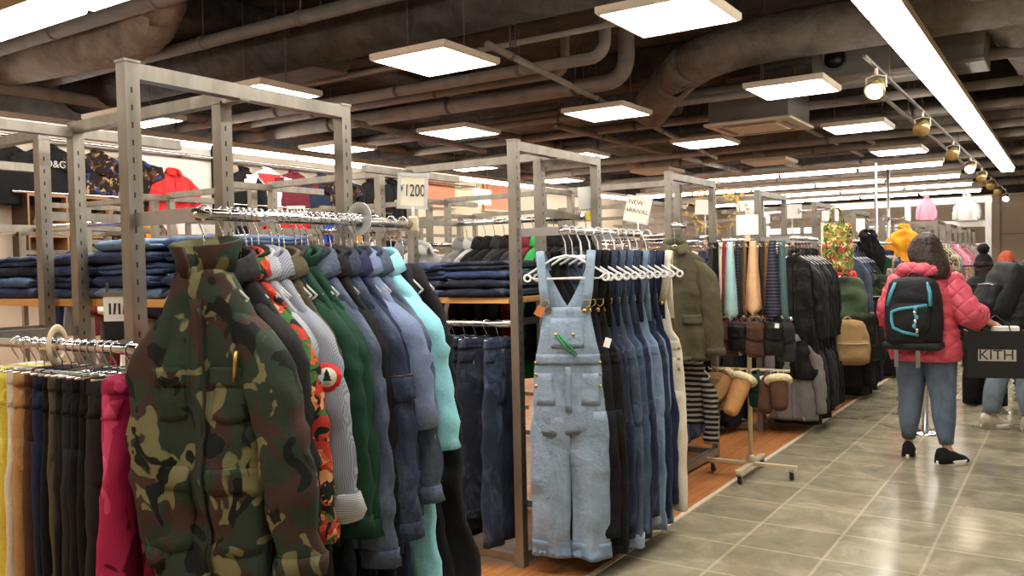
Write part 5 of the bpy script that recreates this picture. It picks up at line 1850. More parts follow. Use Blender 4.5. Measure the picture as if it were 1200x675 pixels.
for q in range(70):
    a = rnd.uniform(0, 2 * pi)
    r = rnd.uniform(.12, .3)
    c = Vector((r * cos(a), rnd.uniform(-.04, .04), r * sin(a) * .85))
    mb.box(c, (.03, .004, .018), Matrix.Rotation(rnd.uniform(0, 6), 3, 'Y'))
g = mb.build('gold_leaves', M['brass'], t)
MB().tube([(.2 * cos(a * pi / 10), 0, .17 * sin(a * pi / 10)) for a in range(20)], .005, 6, False, 0, True).build('wire_ring', M['brass'], t)
MB().tube([(0, 0, -.17), (0, 0, -.29)], .005, 6).build('stem', M['dull_chrome'], t)

# ------------------------------------------------------------------ left wall display
t = thing('wall_rail', 'chrome display rail along the left wall holding the tops', 'rail', (-8.5, 3.6, 2.84))
MB().tube([(0, 0, 0), (0, 8.2, 0)], .014, 10).build('hanging_pipe', M['chrome'], t)
for y in (.1, 2.6, 5.4, 8.1):
    MB().span((-.2, y - .006, -.012), (0, y + .006, .012)).build('bracket', M['dull_chrome'], t)
WL = [(4.12, 2.83, 'black', 'tee', 'black t-shirt left of the lettered one on the left wall'), (4.60, 2.83, 'black', 'tee', 'black t-shirt with pale D&G lettering on the left wall'), (5.1, 2.82, 'graphic', 'tee', 'dark brown picture t-shirt right of the lettered one'), (5.46, 2.82, 'graphic', 'tee', 'dark multicoloured picture t-shirt by the white wall bay'),
      (6.0, 2.68, 'red', 'jacket', 'bright red sweatshirt on the white wall bay'), (6.98, 2.78, 'black', 'coat', 'long black garment beside the dark wall strip'), (7.34, 2.83, 'white', 'tee', 'white jersey with red yoke on the left wall'), (7.78, 2.83, 'maroon', 'tee', 'maroon t-shirt right of the white and red jersey'), (8.28, 2.83, 'navy', 'tee', 'navy t-shirt right of the maroon one'), (8.66, 2.83, 'graphic', 'tee', 'dark picture t-shirt by the end of the bright wall'),
      (9.28, 2.83, 'black', 'jacket', 'black jacket with a gold round emblem on the wall'), (9.72, 2.83, 'black', 'jacket', 'black jacket right of the gold emblem one')]
for y, z, m, k, lab in WL:
    t = lite(k, m, (-8.5, y, z), pi / 2, lab)
    if 'D&G' in lab:
        lettering('D&G', .1, (.03, -.045, -.24), t, M['pale_grey'], (pi / 2, 0, 0), .003)
    if 'yoke' in lab:
        mb = MB()
        mb.add([(-.2, -.042, -.13), (.2, -.042, -.13), (.0, -.05, -.3), (-.2, -.034, -.12), (.2, -.034, -.12), (.0, -.036, -.3)], [(0, 1, 2), (5, 4, 3), (0, 3, 4, 1), (1, 4, 5, 2), (2, 5, 3, 0)])
        mb.build('yoke', M['red'], t)
    if 'gold' in lab:
        MB().lathe([(.07, -.004), (.07, .004)], 20, (0, -.075, -.38), 0, 'y').build('emblem', M['brass'], t)
t = thing('wall_rail', 'lower chrome rail on the left wall below the picture t-shirts', 'rail', (-8.45, 4.2, 2.3))
MB().tube([(0, 0, 0), (0, 5.4, 0)], .014, 10).build('hanging_pipe', M['chrome'], t)
for y in (.1, 2.7, 5.3):
    MB().span((-.25, y - .006, -.012), (0, y + .006, .012)).build('bracket', M['dull_chrome'], t)
for y, m, k, lab in ((5.22, 'graphic', 'coat', 'dark patterned dress on the lower wall rail'), (5.36, 'mustard', 'coat', 'mustard dress on the lower wall rail'), (5.48, 'graphic', 'coat', 'dark patterned dress right of the mustard one'), (6.1, 'white', 'tee', 'white t-shirt under the bright red sweatshirt'), (7.42, 'red', 'tee', 'red t-shirt under the white jersey with red yoke'), (7.72, 'red', 'tee', 'red t-shirt under the maroon one'), (8.0, 'royal', 'tee', 'royal blue t-shirt on the lower wall rail'), (8.3, 'royal', 'jacket', 'royal blue jacket on the lower wall rail'), (8.55, 'mustard', 'jacket', 'mustard jacket on the lower wall rail'), (8.75, 'black', 'jacket', 'black jacket at the end of the lower wall rail')):
    lite(k, m, (-8.45, y, 2.23), pi / 2 - .2, lab)
for y0, y1, lab in ((10.7, 11.45, 'terracotta panel on the left wall, nearer of two'), (12.3, 13.3, 'terracotta panel on the left wall beyond the exit sign')):
    t = thing('wall_panel', lab, 'panel', (-8.7, y0, 2.5))
    MB().span((.0, 0, 0), (.05, y1 - y0, .44)).build('board', M['terracotta'], t, bevel=.004)
    MB().span((.0, -.02, -.03), (.07, y1 - y0 + .02, 0)).build('ledge', M['lamp_frame'], t)
for i, (y, z) in enumerate(((4.5, 1.5), (4.95, 1.5), (4.5, 1.9), (4.95, 1.9))):
    t = thing('display_cube', 'open brown wooden display cube on the left wall, %s %s' % (('upper', 'lower')[i < 2], ('left', 'right')[i % 2]), 'shelf', (-8.68, y, z))
    mb = MB()
    for a, b in (((0, -.2, 0), (.3, -.18, .38)), ((0, .18, 0), (.3, .2, .38)), ((0, -.18, 0), (.3, .18, .02)), ((0, -.18, .36), (.3, .18, .38)), ((0, -.18, .02), (.01, .18, .36))):
        mb.span(a, b)
    mb.build('carcass', M['wood_box'], t)
    MB().lathe([(.03, .02), (.06, .03), (.07, .12), (.04, .2), (.03, .26), (.035, .27)], 16, (.15, 0, 0)).build('vase', M['cream_plastic'], t)
# low grey frame racks between the rows and the left wall
for i, (x, y, h, lab) in enumerate(((-6.0, 5.0, 1.98, 'low grey frame rack in front of the red sweatshirt'), (-7.0, 4.0, 1.9, 'low grey frame rack in front of the lettered black t-shirt'), (-6.9, 6.6, 2.1, 'low grey frame rack in front of the wall jersey'), (-6.9, 8.4, 2.1, 'low grey frame rack in front of the navy wall t-shirt'))):
    t = thing('frame_rack', lab, 'clothing rack', (x, y, 0))
    for px, py in ((0, 0), (0, .8), (-.9, 0), (-.9, .8)):
        MB().span((px - .02, py - .02, 0), (px + .02, py + .02, h)).build('post', M['steel'], t)
    for z in (h - .02, .1):
        for a, b in (((-.9, -.015, z - .02), (0, .015, z + .02)), ((-.9, .785, z - .02), (0, .815, z + .02)), ((-.015, 0, z - .02), (.015, .8, z + .02)), ((-.915, 0, z - .02), (-.885, .8, z + .02))):
            MB().span(a, b).build('rail', M['steel'], t)
    MB().tube([(-.9, .4, h - .2), (0, .4, h - .2)], .014, 8).build('hanging_pipe', M['chrome'], t)
    for q in (-.9, 0):
        MB().span((q - .012, 0, h - .22), (q + .012, .8, h - .18)).build('cross_bar', M['steel'], t)
    place = 'the frame rack pipe ' + lab.split(' rack ')[1]
    fill_rail(y + .4, h - .2, x - .85, x - .05, (['white', 'grey', 'navy', 'white', 'maroon', 'pale_grey', 'black'], ['black', 'navy', 'grey', 'charcoal', 'white', 'maroon'], ['navy', 'white', 'royal', 'black', 'grey', 'red'], ['black', 'charcoal', 'brown', 'tan', 'grey', 'white'])[i], place, 'tee')

# ------------------------------------------------------------------ children's corner at the back
t = thing('white_display_frame', 'tall white gloss display frame against the back of the shop', 'display frame', (-1.55, 21.2, 0))
for x in (0, -1.6, -3.2, -4.8):
    MB().span((x - .06, -.06, 0), (x + .06, .06, 2.8)).build('upright', M['white_gloss'], t)
for z in (2.72, 2.2, 1.2, .5):
    MB().span((-4.8, -.05, z - .07), (0, .05, z + .07)).build('crossbar', M['white_gloss'], t)
for z in (1.75, .9):
    MB().span((-4.8, .05, z - .02), (0, .45, z + .02)).build('shelf', M['white_gloss'], t)
lite('small', 'pink', (-2.75, 21.05, 2.86), .2, 'pink ruffled top hanging on the tall white display frame', None, (.85, 1, 1.25))
lite('small', 'white', (-1.95, 21.05, 2.86), .2, 'white top hanging on the tall white display frame', None, (1.1, 1, 1.35))
for i, y in enumerate((14.0, 15.6, 17.2, 18.8)):
    t = thing('frame_rack', 'grey frame rack of children clothes, %s behind the woman in pink' % ('nearest', 'second', 'third', 'farthest')[i], 'clothing rack', (-1.7, y, 0))
    for px, py in ((0, 0), (0, .9), (-.5, 0), (-.5, .9)):
        MB().span((px - .022, py - .022, 0), (px + .022, py + .022, 2.02)).build('post', M['steel'], t)
    for a, b in (((-.5, -.015, 1.98), (0, .015, 2.02)), ((-.5, .885, 1.98), (0, .915, 2.02)), ((-.015, 0, 1.98), (.015, .9, 2.02)), ((-.515, 0, 1.98), (-.485, .9, 2.02)), ((-.5, -.015, .05), (0, .015, .1)), ((-.015, 0, .05), (.015, .9, .1))):
        MB().span(a, b).build('rail', M['steel'], t)
    for z in (1.72, 1.1):
        MB().tube([(.02, 0, z), (.02, .9, z)], .012, 8).build('hanging_pipe', M['chrome'], t)
    nm = ('nearest', 'second', 'third', 'farthest')[i]
    cols = (['leopard', 'leopard', 'cream', 'leopard', 'leopard', 'pale_grey'], ['pink', 'pink', 'white', 'pink', 'pink', 'pink'], ['pink', 'white', 'leopard', 'pink', 'white'], ['white', 'pink', 'cream', 'white'])[i]
    fill_rail(0, 1.72, y + .05, y + .85, cols, 'the upper pipe of the %s children rack' % nm, 'small', False, 'y', -1.68, .04, .5)
    fill_rail(0, 1.1, y + .05, y + .85, ['cream', 'pink', 'white', 'grey', 'pink'][:5 - i], 'the lower pipe of the %s children rack' % nm, 'small', False, 'y', -1.68, .04, .5)
t = thing('trinket_rack', 'black wire rack of small colourful hair trinkets', 'display rack', (-1.06, 13.0, 0), .5)
for x in (-.22, .22):
    MB().tube([(x, 0, 0), (x, 0, 1.36)], .014, 8).build('upright', M['black_plastic'], t)
for z in (1.35, .3):
    MB().tube([(-.22, 0, z), (.22, 0, z)], .012, 8).build('crossbar', M['black_plastic'], t)
MB().span((-.2, -.02, .32), (.2, .02, 1.33)).build('trinket_cards', M['beads'], t)
MB().lathe([(.24, 0), (.24, .02), (.02, .03)], 20).build('foot', M['black_plastic'], t)
t = thing('pole_stand', 'chrome pole on a round base plate standing behind the woman in pink', 'stand', (-1.05, 7.85, 0))
MB().lathe([(.15, 0), (.15, .008), (.12, .018), (.03, .022)], 30).build('base_plate', M['chrome'], t)
MB().tube([(0, 0, .02), (0, 0, 1.05)], .025, 14).build('pole', M['dull_chrome'], t)
MB().ball((0, 0, 1.06), .032, 12).build('finial', M['chrome'], t)

# ------------------------------------------------------------------ people
def quilt(name, rgb):
    t = NT(name)
    c = srgb(*rgb)
    v = t.co((1, 1, 1))
    xyz = t.sep(v)
    hs = []
    for s in (1, -1):
        u = t.math('ADD', t.math('MULTIPLY', xyz[0], 9.0 * s), t.math('MULTIPLY', xyz[2], 9.0))
        w = t.math('ABSOLUTE', t.math('SINE', t.math('MULTIPLY', u, pi)))
        hs.append(w)
    h = t.math('POWER', t.math('MULTIPLY', hs[0], hs[1]), .35)
    t.bump(h, .55, .02)
    col = t.ramp(t.noise(9), [(.3, sc(c, .88)), (.7, sc(c, 1.1))])
    return t.set(col, .45, 0, .4)


M['puffer'] = quilt('coral pink quilted nylon', (208, 82, 100))
M['jeans_worn'] = denim('washed blue jeans', (104, 126, 154), .3)
M['jeans_pale'] = denim('pale blue jeans', (140, 162, 186), .4)
M['hair'] = fabric('dark brown hair', (46, 32, 26), .5, .5, 60, .6, 30)
M['bp_black'] = fabric('black pack nylon', (25, 27, 29), .2, .6)
M['cyan_trim'] = fabric('cyan pack trim', (84, 158, 178), .1, .6)
M['sole'] = plain('white shoe sole', (226, 224, 220), .5)
M['shoe_black'] = fabric('black knit shoe', (28, 28, 30), .2)
M['shoe_cream'] = fabric('cream leather shoe', (206, 196, 178), .15, .6)
M['coat_black'] = fabric('black padded coat', (18, 18, 19), .2, .7)
M['rust_knit'] = fabric('rust orange knit hat', (178, 84, 58), .2, .95, 90, .8)
M['black_knit'] = fabric('black knit hat', (26, 25, 26), .2, .95, 90, .8)
M['bag_black'] = plain('matt black paper', (17, 16, 17), .5, 0, .1)
M['silver'] = plain('silver foil print', (190, 184, 174), .35, .3, .1)


def skin_body(name, label, loc, rotz, J, E, cat='person'):
    me = bpy.data.meshes.new(name)
    ids = {k: i for i, k in enumerate(J)}
    me.from_pydata([J[k][0] for k in J], [(ids[a], ids[b]) for a, b in E], [])
    me.materials.append(M['skin'])
    o = bpy.data.objects.new(name, me)
    COL.objects.link(o)
    o.location = loc
    o.rotation_euler = (0, 0, rotz)
    md = o.modifiers.new('skin', 'SKIN')
    md.use_smooth_shade = True
    if not me.skin_vertices:
        raise RuntimeError('no skin layer')
    for k, i in ids.items():
        s = me.skin_vertices[0].data[i]
        r = J[k][1]
        s.radius = r if isinstance(r, tuple) else (r, r)
        s.use_root = (k == 'pelvis')
    o.modifiers.new('sub', 'SUBSURF').render_levels = 2
    tag(o, label, cat)
    return o


def hand(J, E, side, wrist, direc, down=(0, 0, -1), curl=.5, tg=''):
    """palm and five separate bent fingers from the wrist"""
    d = Vector(direc).normalized()
    dn = Vector(down)
    dn = (dn - d * dn.dot(d)).normalized()
    s = d.cross(dn).normalized() * side
    w = Vector(wrist)
    p = w + d * .05
    J['palm' + tg] = (tuple(p), (.03, .018))
    E.append(('wrist' + tg, 'palm' + tg))
    for i, (o, L) in enumerate(((-.027, .062), (-.009, .075), (.009, .07), (.026, .055))):
        b = w + d * .088 + s * o
        m = b + d * L * .5 + dn * L * .25 * curl
        e = m + d * L * .3 * (1 - curl) + dn * L * .5 * (.3 + curl)
        for n_, q, r in (('a', b, .0095), ('b', m, .0085), ('c', e, .007)):
            J['f%d%s%s' % (i, n_, tg)] = (tuple(q), r)
        E += [('palm' + tg, 'f%da%s' % (i, tg)), ('f%da%s' % (i, tg), 'f%db%s' % (i, tg)), ('f%db%s' % (i, tg), 'f%dc%s' % (i, tg))]
    b = w + d * .035 - s * .03
    e = b + d * .045 - s * .018 + dn * .012
    J['ta' + tg] = (tuple(b), .011)
    J['tb' + tg] = (tuple(e), .0085)
    E += [('palm' + tg, 'ta' + tg), ('ta' + tg, 'tb' + tg)]


def human(label, loc, rotz, k=1.0, lean=0.0, feet=((-.11, .06), (.11, -.05)), armL=None, armR=None, toes=(0, 0)):
    """skeleton of a standing person about 1.62*k tall facing +y; lean pushes the upper body forward"""
    def P(x, y, z):
        f = max(0, z - .85) * lean
        return (x * k, (y + f) * k, (z - .12 * f) * k)
    J, E = {}, []
    for n, p, r in (('pelvis', (0, 0, .86), (.13, .1)), ('spine', (0, .01, 1.03), (.11, .085)), ('chest', (0, 0, 1.2), (.125, .09)), ('neckb', (0, -.01, 1.345), .058), ('neck', (0, .005, 1.40), .047),
                    ('jaw', (0, .025, 1.455), (.062, .07)), ('head', (0, .012, 1.525), (.074, .088)), ('crown', (0, .005, 1.585), (.055, .062)), ('nose', (0, .112, 1.50), .010)):
        J[n] = (P(*p), tuple(q * k for q in r) if isinstance(r, tuple) else r * k)
    E += [('pelvis', 'spine'), ('spine', 'chest'), ('chest', 'neckb'), ('neckb', 'neck'), ('neck', 'jaw'), ('jaw', 'head'), ('head', 'crown'), ('jaw', 'nose')]
    armL = armL or ((-.25, .0, 1.06), (-.26, .1, .84), (0, .15, -1))
    armR = armR or ((.25, .0, 1.06), (.26, .1, .84), (0, .15, -1))
    for s, (el, wr, d), tg in ((-1, armL, 'L'), (1, armR, 'R')):
        J['sh' + tg] = (P(s * .165, 0, 1.31), .052 * k)
        J['el' + tg] = (P(*el), .04 * k)
        J['wrist' + tg] = (P(*wr), (.028 * k, .022 * k))
        E += [('chest', 'sh' + tg), ('sh' + tg, 'el' + tg), ('el' + tg, 'wrist' + tg)]
        hand(J, E, s, J['wrist' + tg][0], d, (0, .6, -.4) if d[2] < -.8 else (0, 0, -1), .6, tg)
    for s, f, tg in ((-1, feet[0], 'L'), (1, feet[1], 'R')):
        a = toes[0] if s < 0 else toes[1]
        J['hip' + tg] = ((s * .085 * k, 0, .82 * k), .085 * k)
        J['kn' + tg] = ((lerp(s * .085, f[0], .5) * k, (f[1] * .5 + .02) * k, .46 * k), .056 * k)
        J['an' + tg] = ((f[0] * k, f[1] * k, .11 * k), .034 * k)
        J['toe' + tg] = (((f[0] + .1 * sin(a)) * k, (f[1] + .1 * cos(a)) * k, .042 * k), .014 * k)
        E += [('pelvis', 'hip' + tg), ('hip' + tg, 'kn' + tg), ('kn' + tg, 'an' + tg), ('an' + tg, 'toe' + tg)]
    o = skin_body('person', label, loc, rotz, J, E)
    for s in (-1, 1):          # the face: eyes, mouth, ears
        e = Vector(P(s * .031, .088, 1.53))
        MB().ball(e, .011 * k, 10).build('eye', M['white_plastic'], o)
        MB().ball(Vector(P(s * .078, .01, 1.505)), (.012 * k, .02 * k, .03 * k), 10).build('ear', M['skin'], o)
    MB().tube([P(-.022, .098, 1.465), P(0, .103, 1.463), P(.022, .098, 1.465)], .005 * k, 6).build('mouth', M['pink'], o)
    return o, J, P


def shoe(parent, f, a, upper, k=1.0, z=0.0):
    def Q(x, y, zz):
        c, s = cos(-a), sin(-a)
        return ((f[0] + x * c - y * s) * k, (f[1] + x * s + y * c) * k, zz * k + z)
    prof = [(-.08, .034, .09), (-.065, .046, .125), (-.02, .05, .13), (.035, .05, .11), (.09, .05, .08), (.14, .045, .062), (.168, .03, .04)]
    rings = []
    for y, w, h in prof:
        rings.append([Q(w * cos(t) * (1 if sin(t) < 0 else .82), y, .018 + (h - .018) * (.5 + .5 * sin(t)) if sin(t) > -.2 else .018) for t in [2 * pi * j / 16 for j in range(16)]])
    so = MB().loft(rings, True, True).build('shoe', upper, parent)
    rings = []
    for zz, g in ((.0, .96), (.006, 1.04), (.034, 1.05), (.038, 1.0)):
        pts = []
        for j in range(28):
            t = 2 * pi * j / 28
            y = .045 + .125 * sin(t)
            w = .046 + .008 * sin(t)
            pts.append(Q(w * cos(t) * g, .045 + .125 * sin(t) * g, zz))
        rings.append(pts)
    MB().loft(rings, True, True).build('sole', M['sole'], so)
    return so


def trousers_worn(o, J, k, mat, r=(.108, .075, .052), hem=.14):
    mb = MB()
    hp = []
    for z, hw, hd in ((.98, .155, .115), (.9, .178, .13), (.82, .19, .135), (.74, .17, .12)):
        hp.append([(hw * k * cos(2 * pi * j / 28), hd * k * sin(2 * pi * j / 28) - .01, z * k) for j in range(28)])
    mb.loft(hp, True, True)
    mb.build('jeans_seat', mat, o)
    for tg, s in (('L', -1), ('R', 1)):
        a, b, c = Vector(J['hip' + tg][0]), Vector(J['kn' + tg][0]), Vector(J['an' + tg][0])
        c2 = b.lerp(c, (b.z - hem * k) / (b.z - c.z))
        pts, rs = [], []
        for i in range(11):
            u = i / 10
            p = a.lerp(b, u * 2) if u <= .5 else b.lerp(c2, u * 2 - 1)
            rr = lerp(r[0], r[1] * .98, u * 2) if u <= .5 else lerp(r[1], r[2], (u * 2 - 1))
            rr += .008 * sin(pi * clamp((u - .5) * 2.2)) + .003 * nz(u * 9, s, k)
            bend = -.018 * sin(pi * clamp((u - .5) * 2)) 
            pts.append(p + Vector((0, bend * k, 0)))
            rs.append(rr * k)
        MB().tube(pts, rs, 20, True, 0, False, 1.0, up=(0, 1, 0)).build('jeans_leg', mat, o)


def sleeve_worn(o, J, P, tg, mat, r0=.088, r1=.068, stop=.9, k=1.0, puff=.006, n=22):
    a, b, c = (Vector(J[q + tg][0]) for q in ('sh', 'el', 'wrist'))
    c = b.lerp(c, stop)
    s = -1 if tg == 'L' else 1
    st = a + Vector((-s * .03 * k, 0, .02 * k))
    pts, rs = [], []
    for i in range(n + 1):
        u = i / n
        if u < .42:
            p = st.lerp(b, u / .42 * .86)
        elif u > .58:
            p = b.lerp(c, .14 + (u - .58) / .42 * .86)
        else:
            q = (u - .42) / .16
            p0, p2 = st.lerp(b, .86), b.lerp(c, .14)
            p = (1 - q) ** 2 * p0 + 2 * q * (1 - q) * b + q * q * p2
        pts.append(p)
        rs.append((lerp(r0, r1, u) + puff * abs(sin(u * 20)) - .012 * (i == 0)) * k)
    ro = [rs[-1] * .7]
    MB().tube(pts + [pts[-1]], rs + ro, 22).build('sleeve', mat, o)


def coat_worn(o, P, rows, mat, name='jacket', puff=.012, pitch=.075, back=-.015, k=1.0):
    n = 40
    rings = []
    zs = []
    for a, b in zip(rows, rows[1:]):
        m = max(1, int((a[0] - b[0]) / .016))
        zs += [lerp(a[0], b[0], i / m) for i in range(m)]
    zs.append(rows[-1][0])
    tab = [(-r[0],) + tuple(r[1:]) for r in rows]
    for z in zs:
        hw, hd = interp(tab, -z)
        pf = 1 + puff / .2 * (abs(sin(pi * z / pitch)) ** .6 - .4)
        ring = []
        for j in range(n):
            a = 2 * pi * j / n
            x, y = ell(hw * pf, hd * pf, a, 2.25)
            w = 1 + .02 * nz(x * 6, z * 7, k + y * 5)
            ring.append(P(x * w, y * w + back, z))
        rings.append(ring)
    c = rings[-1]
    rings.append([tuple(Vector(p) * .96 + Vector((0, 0, .04 * p[2]))) for p in c])
    return MB().loft(rings, True, True).build(name, mat, o)


# the woman in the pink jacket
W, J, P = human('person in a coral pink quilted jacket and blue jeans seen from behind, wearing a backpack', (-.90, 6.76, 0), 0, 1.0, .02, ((-.13, .08), (.14, -.06)),
                ((-.24, -.02, 1.08), (-.14, .17, 1.02), (.6, .5, -.1)), ((.275, -.04, 1.08), (.41, .12, 1.0), (.45, .7, -.35)), (-.05, .75))
trousers_worn(W, J, 1, M['jeans_worn'], (.128, .086, .046), .15)
shoe(W, (-.13, .08), -.05, M['shoe_black'])
shoe(W, (.14, -.06), .75, M['shoe_black'])
coat_worn(W, P, [(1.4, .08, .07), (1.37, .15, .105), (1.31, .19, .135), (1.2, .21, .155), (1.05, .205, .155), (.92, .22, .165), (.8, .235, .175), (.74, .23, .17)], M['puffer'])
sleeve_worn(W, J, P, 'L', M['puffer'], .095, .08, .9, 1, .012)
sleeve_worn(W, J, P, 'R', M['puffer'], .095, .085, .45, 1, .012)
mb = MB()
N = 36
rings = []
for i in range(N):
    a = 2 * pi * i / N
    back = .5 - .5 * sin(a)
    c = Vector(P(.125 * cos(a), .085 * sin(a) - .02, 1.385 + .01 * back))
    rr = .05 + .016 * back + .004 * sin(i * 2.1)
    rings.append([tuple(c + Vector((cos(a) * cos(t) * rr, sin(a) * cos(t) * rr - .02 * back, sin(t) * rr * .95 - .012 * back))) for t in [2 * pi * q / 14 for q in range(14)]])
rings.append(rings[0])
mb.loft(rings)
mb.build('hood_collar', M['puffer'], W)
# long hair, loose to the right
rings = []
for i in range(15):
    u = i / 14
    z = lerp(1.66, 1.33, u)
    w = interp([(0, .02), (.06, .055), (.16, .088), (.35, .116), (.6, .12), (.8, .11), (1, .07)], u)[0]
    d = interp([(0, .02), (.06, .055), (.16, .09), (.35, .105), (.6, .085), (.8, .06), (1, .03)], u)[0]
    cx = .008 + .075 * sstep(.35, 1, u)
    cy = interp([(0, .0), (.3, -.015), (.6, -.07), (1, -.14)], u)[0]
    ring = []
    for j in range(40):
        a = 2 * pi * j / 40
        k_ = 1 + .035 * sin(j * 2.7 + u * 3) + .06 * nz(cos(a) * 2, sin(a) * 2, u * 4)
        ring.append(P(cx + w * k_ * cos(a), cy + d * k_ * sin(a), z))
    rings.append(ring)
MB().loft(rings, True, True).build('hair', M['hair'], W)
# her backpack
bp = backpack('trim_backpack', 'black backpack with cyan trim worn on the coral pink jacket', (-.945, 6.56, 1.36), -.06, M['bp_black'], .36, .5, .2, 200, pocket=False)
B = Shell([(-.05, .12, .08), (-.12, .165, .11), (-.25, .178, .122), (-.4, .18, .126), (-.48, .17, .12)], .004, 20, 5, 2.9)
PK = Shell([(-.2, .1, .03, .0, -.105), (-.23, .125, .045, 0, -.11), (-.36, .13, .05, 0, -.11), (-.42, .1, .03, 0, -.105)], .004, 20, 6, 2.8)
PK.mesh(nseg=30, step=.025, hem=False).build('front_pocket', M['bp_black'], bp)
mb = MB()
mb.tube([PK.front(.115 * q, z, .006) for q, z in ((.95, -.215), (.3, -.225), (-.5, -.24), (-.98, -.26), (-1.0, -.32), (-.9, -.37), (-.4, -.4), (.5, -.42))], .011, 8)
mb.build('pocket_trim', M['cyan_trim'], bp)
for s in (-1, 1):
    MB().tube([B.front(s * .10, -.06, .012), B.front(s * .125, -.13, .012), B.front(s * (.15 if s < 0 else .128), -.22, .01)], .013, 8).build('side_trim', M['cyan_trim'], bp)
mb = MB()
rnd2 = random.Random(4)
for q in range(6):
    z = -.235 - q * .03
    mb.ball(PK.front(.055 + rnd2.uniform(-.02, .02), z, .012), (.014, .008, .018), 8, q % 2)
mb.build('key_charms', [M['cyan_trim'], M['chrome']], bp)
MB().span((-.19, -.115, -.53), (.19, .06, -.475)).build('base_band', M['bp_black'], bp, bevel=.02)
for x in (-.11, .03):
    MB().span((x, -.1, -.65), (x + .028, -.092, -.5)).build('hanging_strap', M['duct_grey'], bp)

# the shop bag hanging from her hand
t = thing('shopping_bag', 'black paper shopping bag reading KITH carried beside the coral pink jacket', 'shopping bag', (-.47, 6.88, .62), .25)
w, h, d = .185, .33, .07
mb = MB()
mb.loft([[(-w, -d, 0), (w, -d, 0), (w, d, 0), (-w, d, 0)], [(-w, -d, h), (w, -d, h), (w, d, h), (-w, d, h)], [(-w + .006, -d + .006, h), (w - .006, -d + .006, h), (w - .006, d - .006, h), (-w + .006, d - .006, h)], [(-w + .006, -d + .006, .02), (w - .006, -d + .006, .02), (w - .006, d - .006, .02), (-w + .006, d - .006, .02)]], True, True, True, 0, False)
mb.build('paper_body', M['bag_black'], t)
MB().span((-.118, -d - .002, .12), (.118, -d, .2)).build('print_panel', M['silver'], t)
lettering('KITH', .1, (-.005, -d - .003, .16), t, M['bag_black'], (pi / 2, 0, 0), .0006, 1.0)
for y in (-d + .01, d - .01):
    MB().tube([(-.09, y, h - .02), (-.075, y * .7, h + .05), (-.005, y * .12, h + .1), (.01, y * .12, h + .1), (.075, y * .7, h + .05), (.09, y, h - .02)], .004, 8).build('handle', M['bag_black'], t)
MB().span((-.02, -.03, .2), (.15, .03, h + .03)).build('tissue_paper', M['paper'], t, bevel=.01)

# the person in the black coat at the edge of the photo
rz = -.99
Q, J, P = human('person in a black coat and pale jeans leaning forward with a black backpack', (-.44, 8.3, 0), rz, 1.05, .42, ((-.1, -.12), (.09, .1)),
                ((-.24, .1, 1.08), (-.2, .3, .98), (.2, .9, -.2)), ((.24, .1, 1.08), (.2, .3, .98), (-.2, .9, -.2)))
trousers_worn(Q, J, 1.05, M['jeans_pale'], (.105, .08, .062), .13)
shoe(Q, (-.1, -.12), .0, M['shoe_cream'], 1.05)
shoe(Q, (.09, .1), .0, M['shoe_cream'], 1.05)
coat_worn(Q, P, [(1.41, .08, .07), (1.37, .14, .11), (1.31, .2, .14), (1.18, .225, .165), (1.0, .22, .165), (.85, .23, .175), (.66, .24, .18)], M['coat_black'], 'coat')
sleeve_worn(Q, J, P, 'L', M['coat_black'], .092, .07, .95, 1.05)
sleeve_worn(Q, J, P, 'R', M['coat_black'], .092, .07, .95, 1.05)
rings = []
for i in range(11):
    u = i / 10
    z = lerp(1.645, 1.40, u)
    w = interp([(0, .02), (.08, .06), (.25, .09), (.6, .1), (1, .07)], u)[0]
    rings.append([P(w * cos(2 * pi * j / 28) * (1 + .03 * sin(j * 2.3)), w * 1.05 * sin(2 * pi * j / 28) - .02 - .03 * u, z) for j in range(28)])
MB().loft(rings, True, True).build('hair', M['hair'], Q)
R3 = Matrix.Rotation(rz, 3, 'Z')
pb = Vector(P(0, -.2, 1.38))
pw = R3 @ pb + Vector((-.44, 8.3, 0))
bq = backpack('plain_backpack', 'plain black backpack worn on the black coat', tuple(pw), rz, M['bp_black'], .36, .5, .22, 210)
bq.rotation_euler = (-.38, 0, rz)


def knit_hat(o, P, mat, pom=None, k=1.0):
    rings = []
    for i in range(13):
        u = i / 12
        z = lerp(1.65, 1.50, u)
        w = .1 * math.sqrt(max(.02, 1 - (1 - u) ** 2.4)) + (.006 if u > .8 else 0)
        rings.append([P(w * .92 * cos(2 * pi * j / 30) * (1 + .015 * (j % 2)), w * 1.05 * sin(2 * pi * j / 30) * (1 + .015 * (j % 2)) + .005, z) for j in range(30)])
    ho = MB().loft(rings, True, True).build('knit_hat', mat, o)
    if pom:
        mb = MB()
        c = P(0, 0, 1.69)
        mb.ball(c, .058 * k, 16)
        mb.v = [tuple(Vector(c) + (Vector(v) - Vector(c)) * (1 + .22 * nz(v[0] * 60, v[1] * 60, v[2] * 60))) for v in mb.v]
        mb.build('pompom', pom, ho)


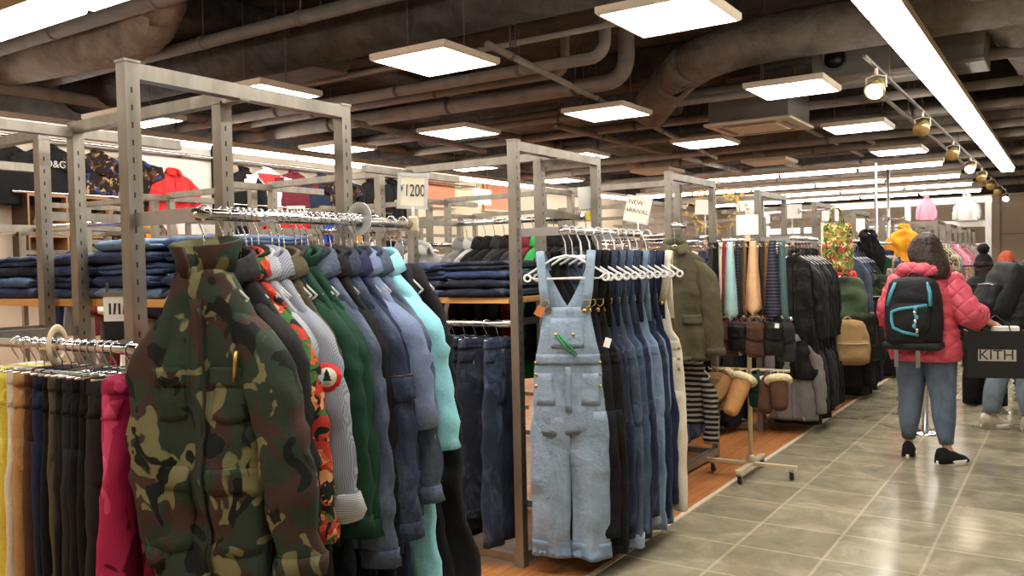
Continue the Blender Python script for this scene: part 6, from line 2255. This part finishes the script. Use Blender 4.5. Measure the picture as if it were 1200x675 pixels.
Q, J, P = human('person in a rust orange knit hat beyond the black coat', (-.63, 11.0, 0), .3, .93)
trousers_worn(Q, J, .93, M['indigo'], (.1, .075, .06), .1)
for f in ((-.11, .06), (.11, -.05)):
    shoe(Q, f, 0, M['shoe_black'], .93)
coat_worn(Q, P, [(1.41, .08, .07), (1.37, .14, .105), (1.31, .195, .13), (1.18, .215, .15), (1.0, .21, .15), (.85, .22, .16), (.6, .23, .165)], M['charcoal'], 'coat', k=.93)
for tg in 'LR':
    sleeve_worn(Q, J, P, tg, M['charcoal'], .085, .065, .95, .93)
knit_hat(Q, P, M['rust_knit'], None, .93)
Q, J, P = human('person in a black pompom hat and black clothes behind the shopping bag', (-.74, 9.5, 0), .1, .915)
trousers_worn(Q, J, .915, M['black'], (.11, .1, .1), .03)
for f in ((-.11, .06), (.11, -.05)):
    shoe(Q, f, 0, M['shoe_black'], .915)
coat_worn(Q, P, [(1.41, .08, .07), (1.37, .14, .105), (1.31, .195, .13), (1.18, .215, .15), (1.0, .21, .15), (.85, .22, .16), (.7, .23, .165)], M['coat_black'], 'coat', k=.91)
for tg in 'LR':
    sleeve_worn(Q, J, P, tg, M['coat_black'], .085, .065, .95, .915)
knit_hat(Q, P, M['black_knit'], M['black_knit'], .915)
rings = []
for i in range(8):
    u = i / 7
    rings.append([P(.09 * cos(2 * pi * j / 24), .085 * sin(2 * pi * j / 24) - .02, lerp(1.56, 1.36, u)) for j in range(24)])
MB().loft(rings, True, True).build('hair', M['hair'], Q)

# ------------------------------------------------------------------ camera and picture settings
F, HCAM = 1000.0, 1.47
th, pitch, roll = radians(33.4), math.atan2(24.5, F), math.atan(.022)
fw0, r0, u0 = Vector((-sin(th), cos(th), 0)), Vector((cos(th), sin(th), 0)), Vector((0, 0, 1))
fw = fw0 * cos(pitch) - u0 * sin(pitch)
u1 = u0 * cos(pitch) + fw0 * sin(pitch)
rt = r0 * cos(roll) - u1 * sin(roll)
up = u1 * cos(roll) + r0 * sin(roll)
cd = bpy.data.cameras.new('camera')
cd.sensor_width = 36.0
cd.lens = 36.0 * F / 1200.0
cd.clip_start = .05
cam = bpy.data.objects.new('camera', cd)
COL.objects.link(cam)
mw = Matrix((rt, up, -fw)).transposed().to_4x4()
mw.translation = Vector((0, 0, HCAM))
cam.matrix_world = mw
SC.camera = cam

wd = bpy.data.worlds.new('world')
SC.world = wd
wd.use_nodes = True
wd.node_tree.nodes['Background'].inputs[0].default_value = (.05, .05, .05, 1)
wd.node_tree.nodes['Background'].inputs[1].default_value = .2
vs = SC.view_settings
SC.display_settings.display_device = 'sRGB'
vs.view_transform = 'Standard'
vs.look = 'None'
vs.gamma = 1.0
vs.use_curve_mapping = False
vs.exposure = 0.75
SC.cycles.use_denoising = True
SC.cycles.max_bounces = 8
SC.cycles.diffuse_bounces = 4
SC.cycles.glossy_bounces = 4
SC.cycles.sample_clamp_indirect = 6.0
SC.cycles.caustics_reflective = False
SC.cycles.caustics_refractive = False
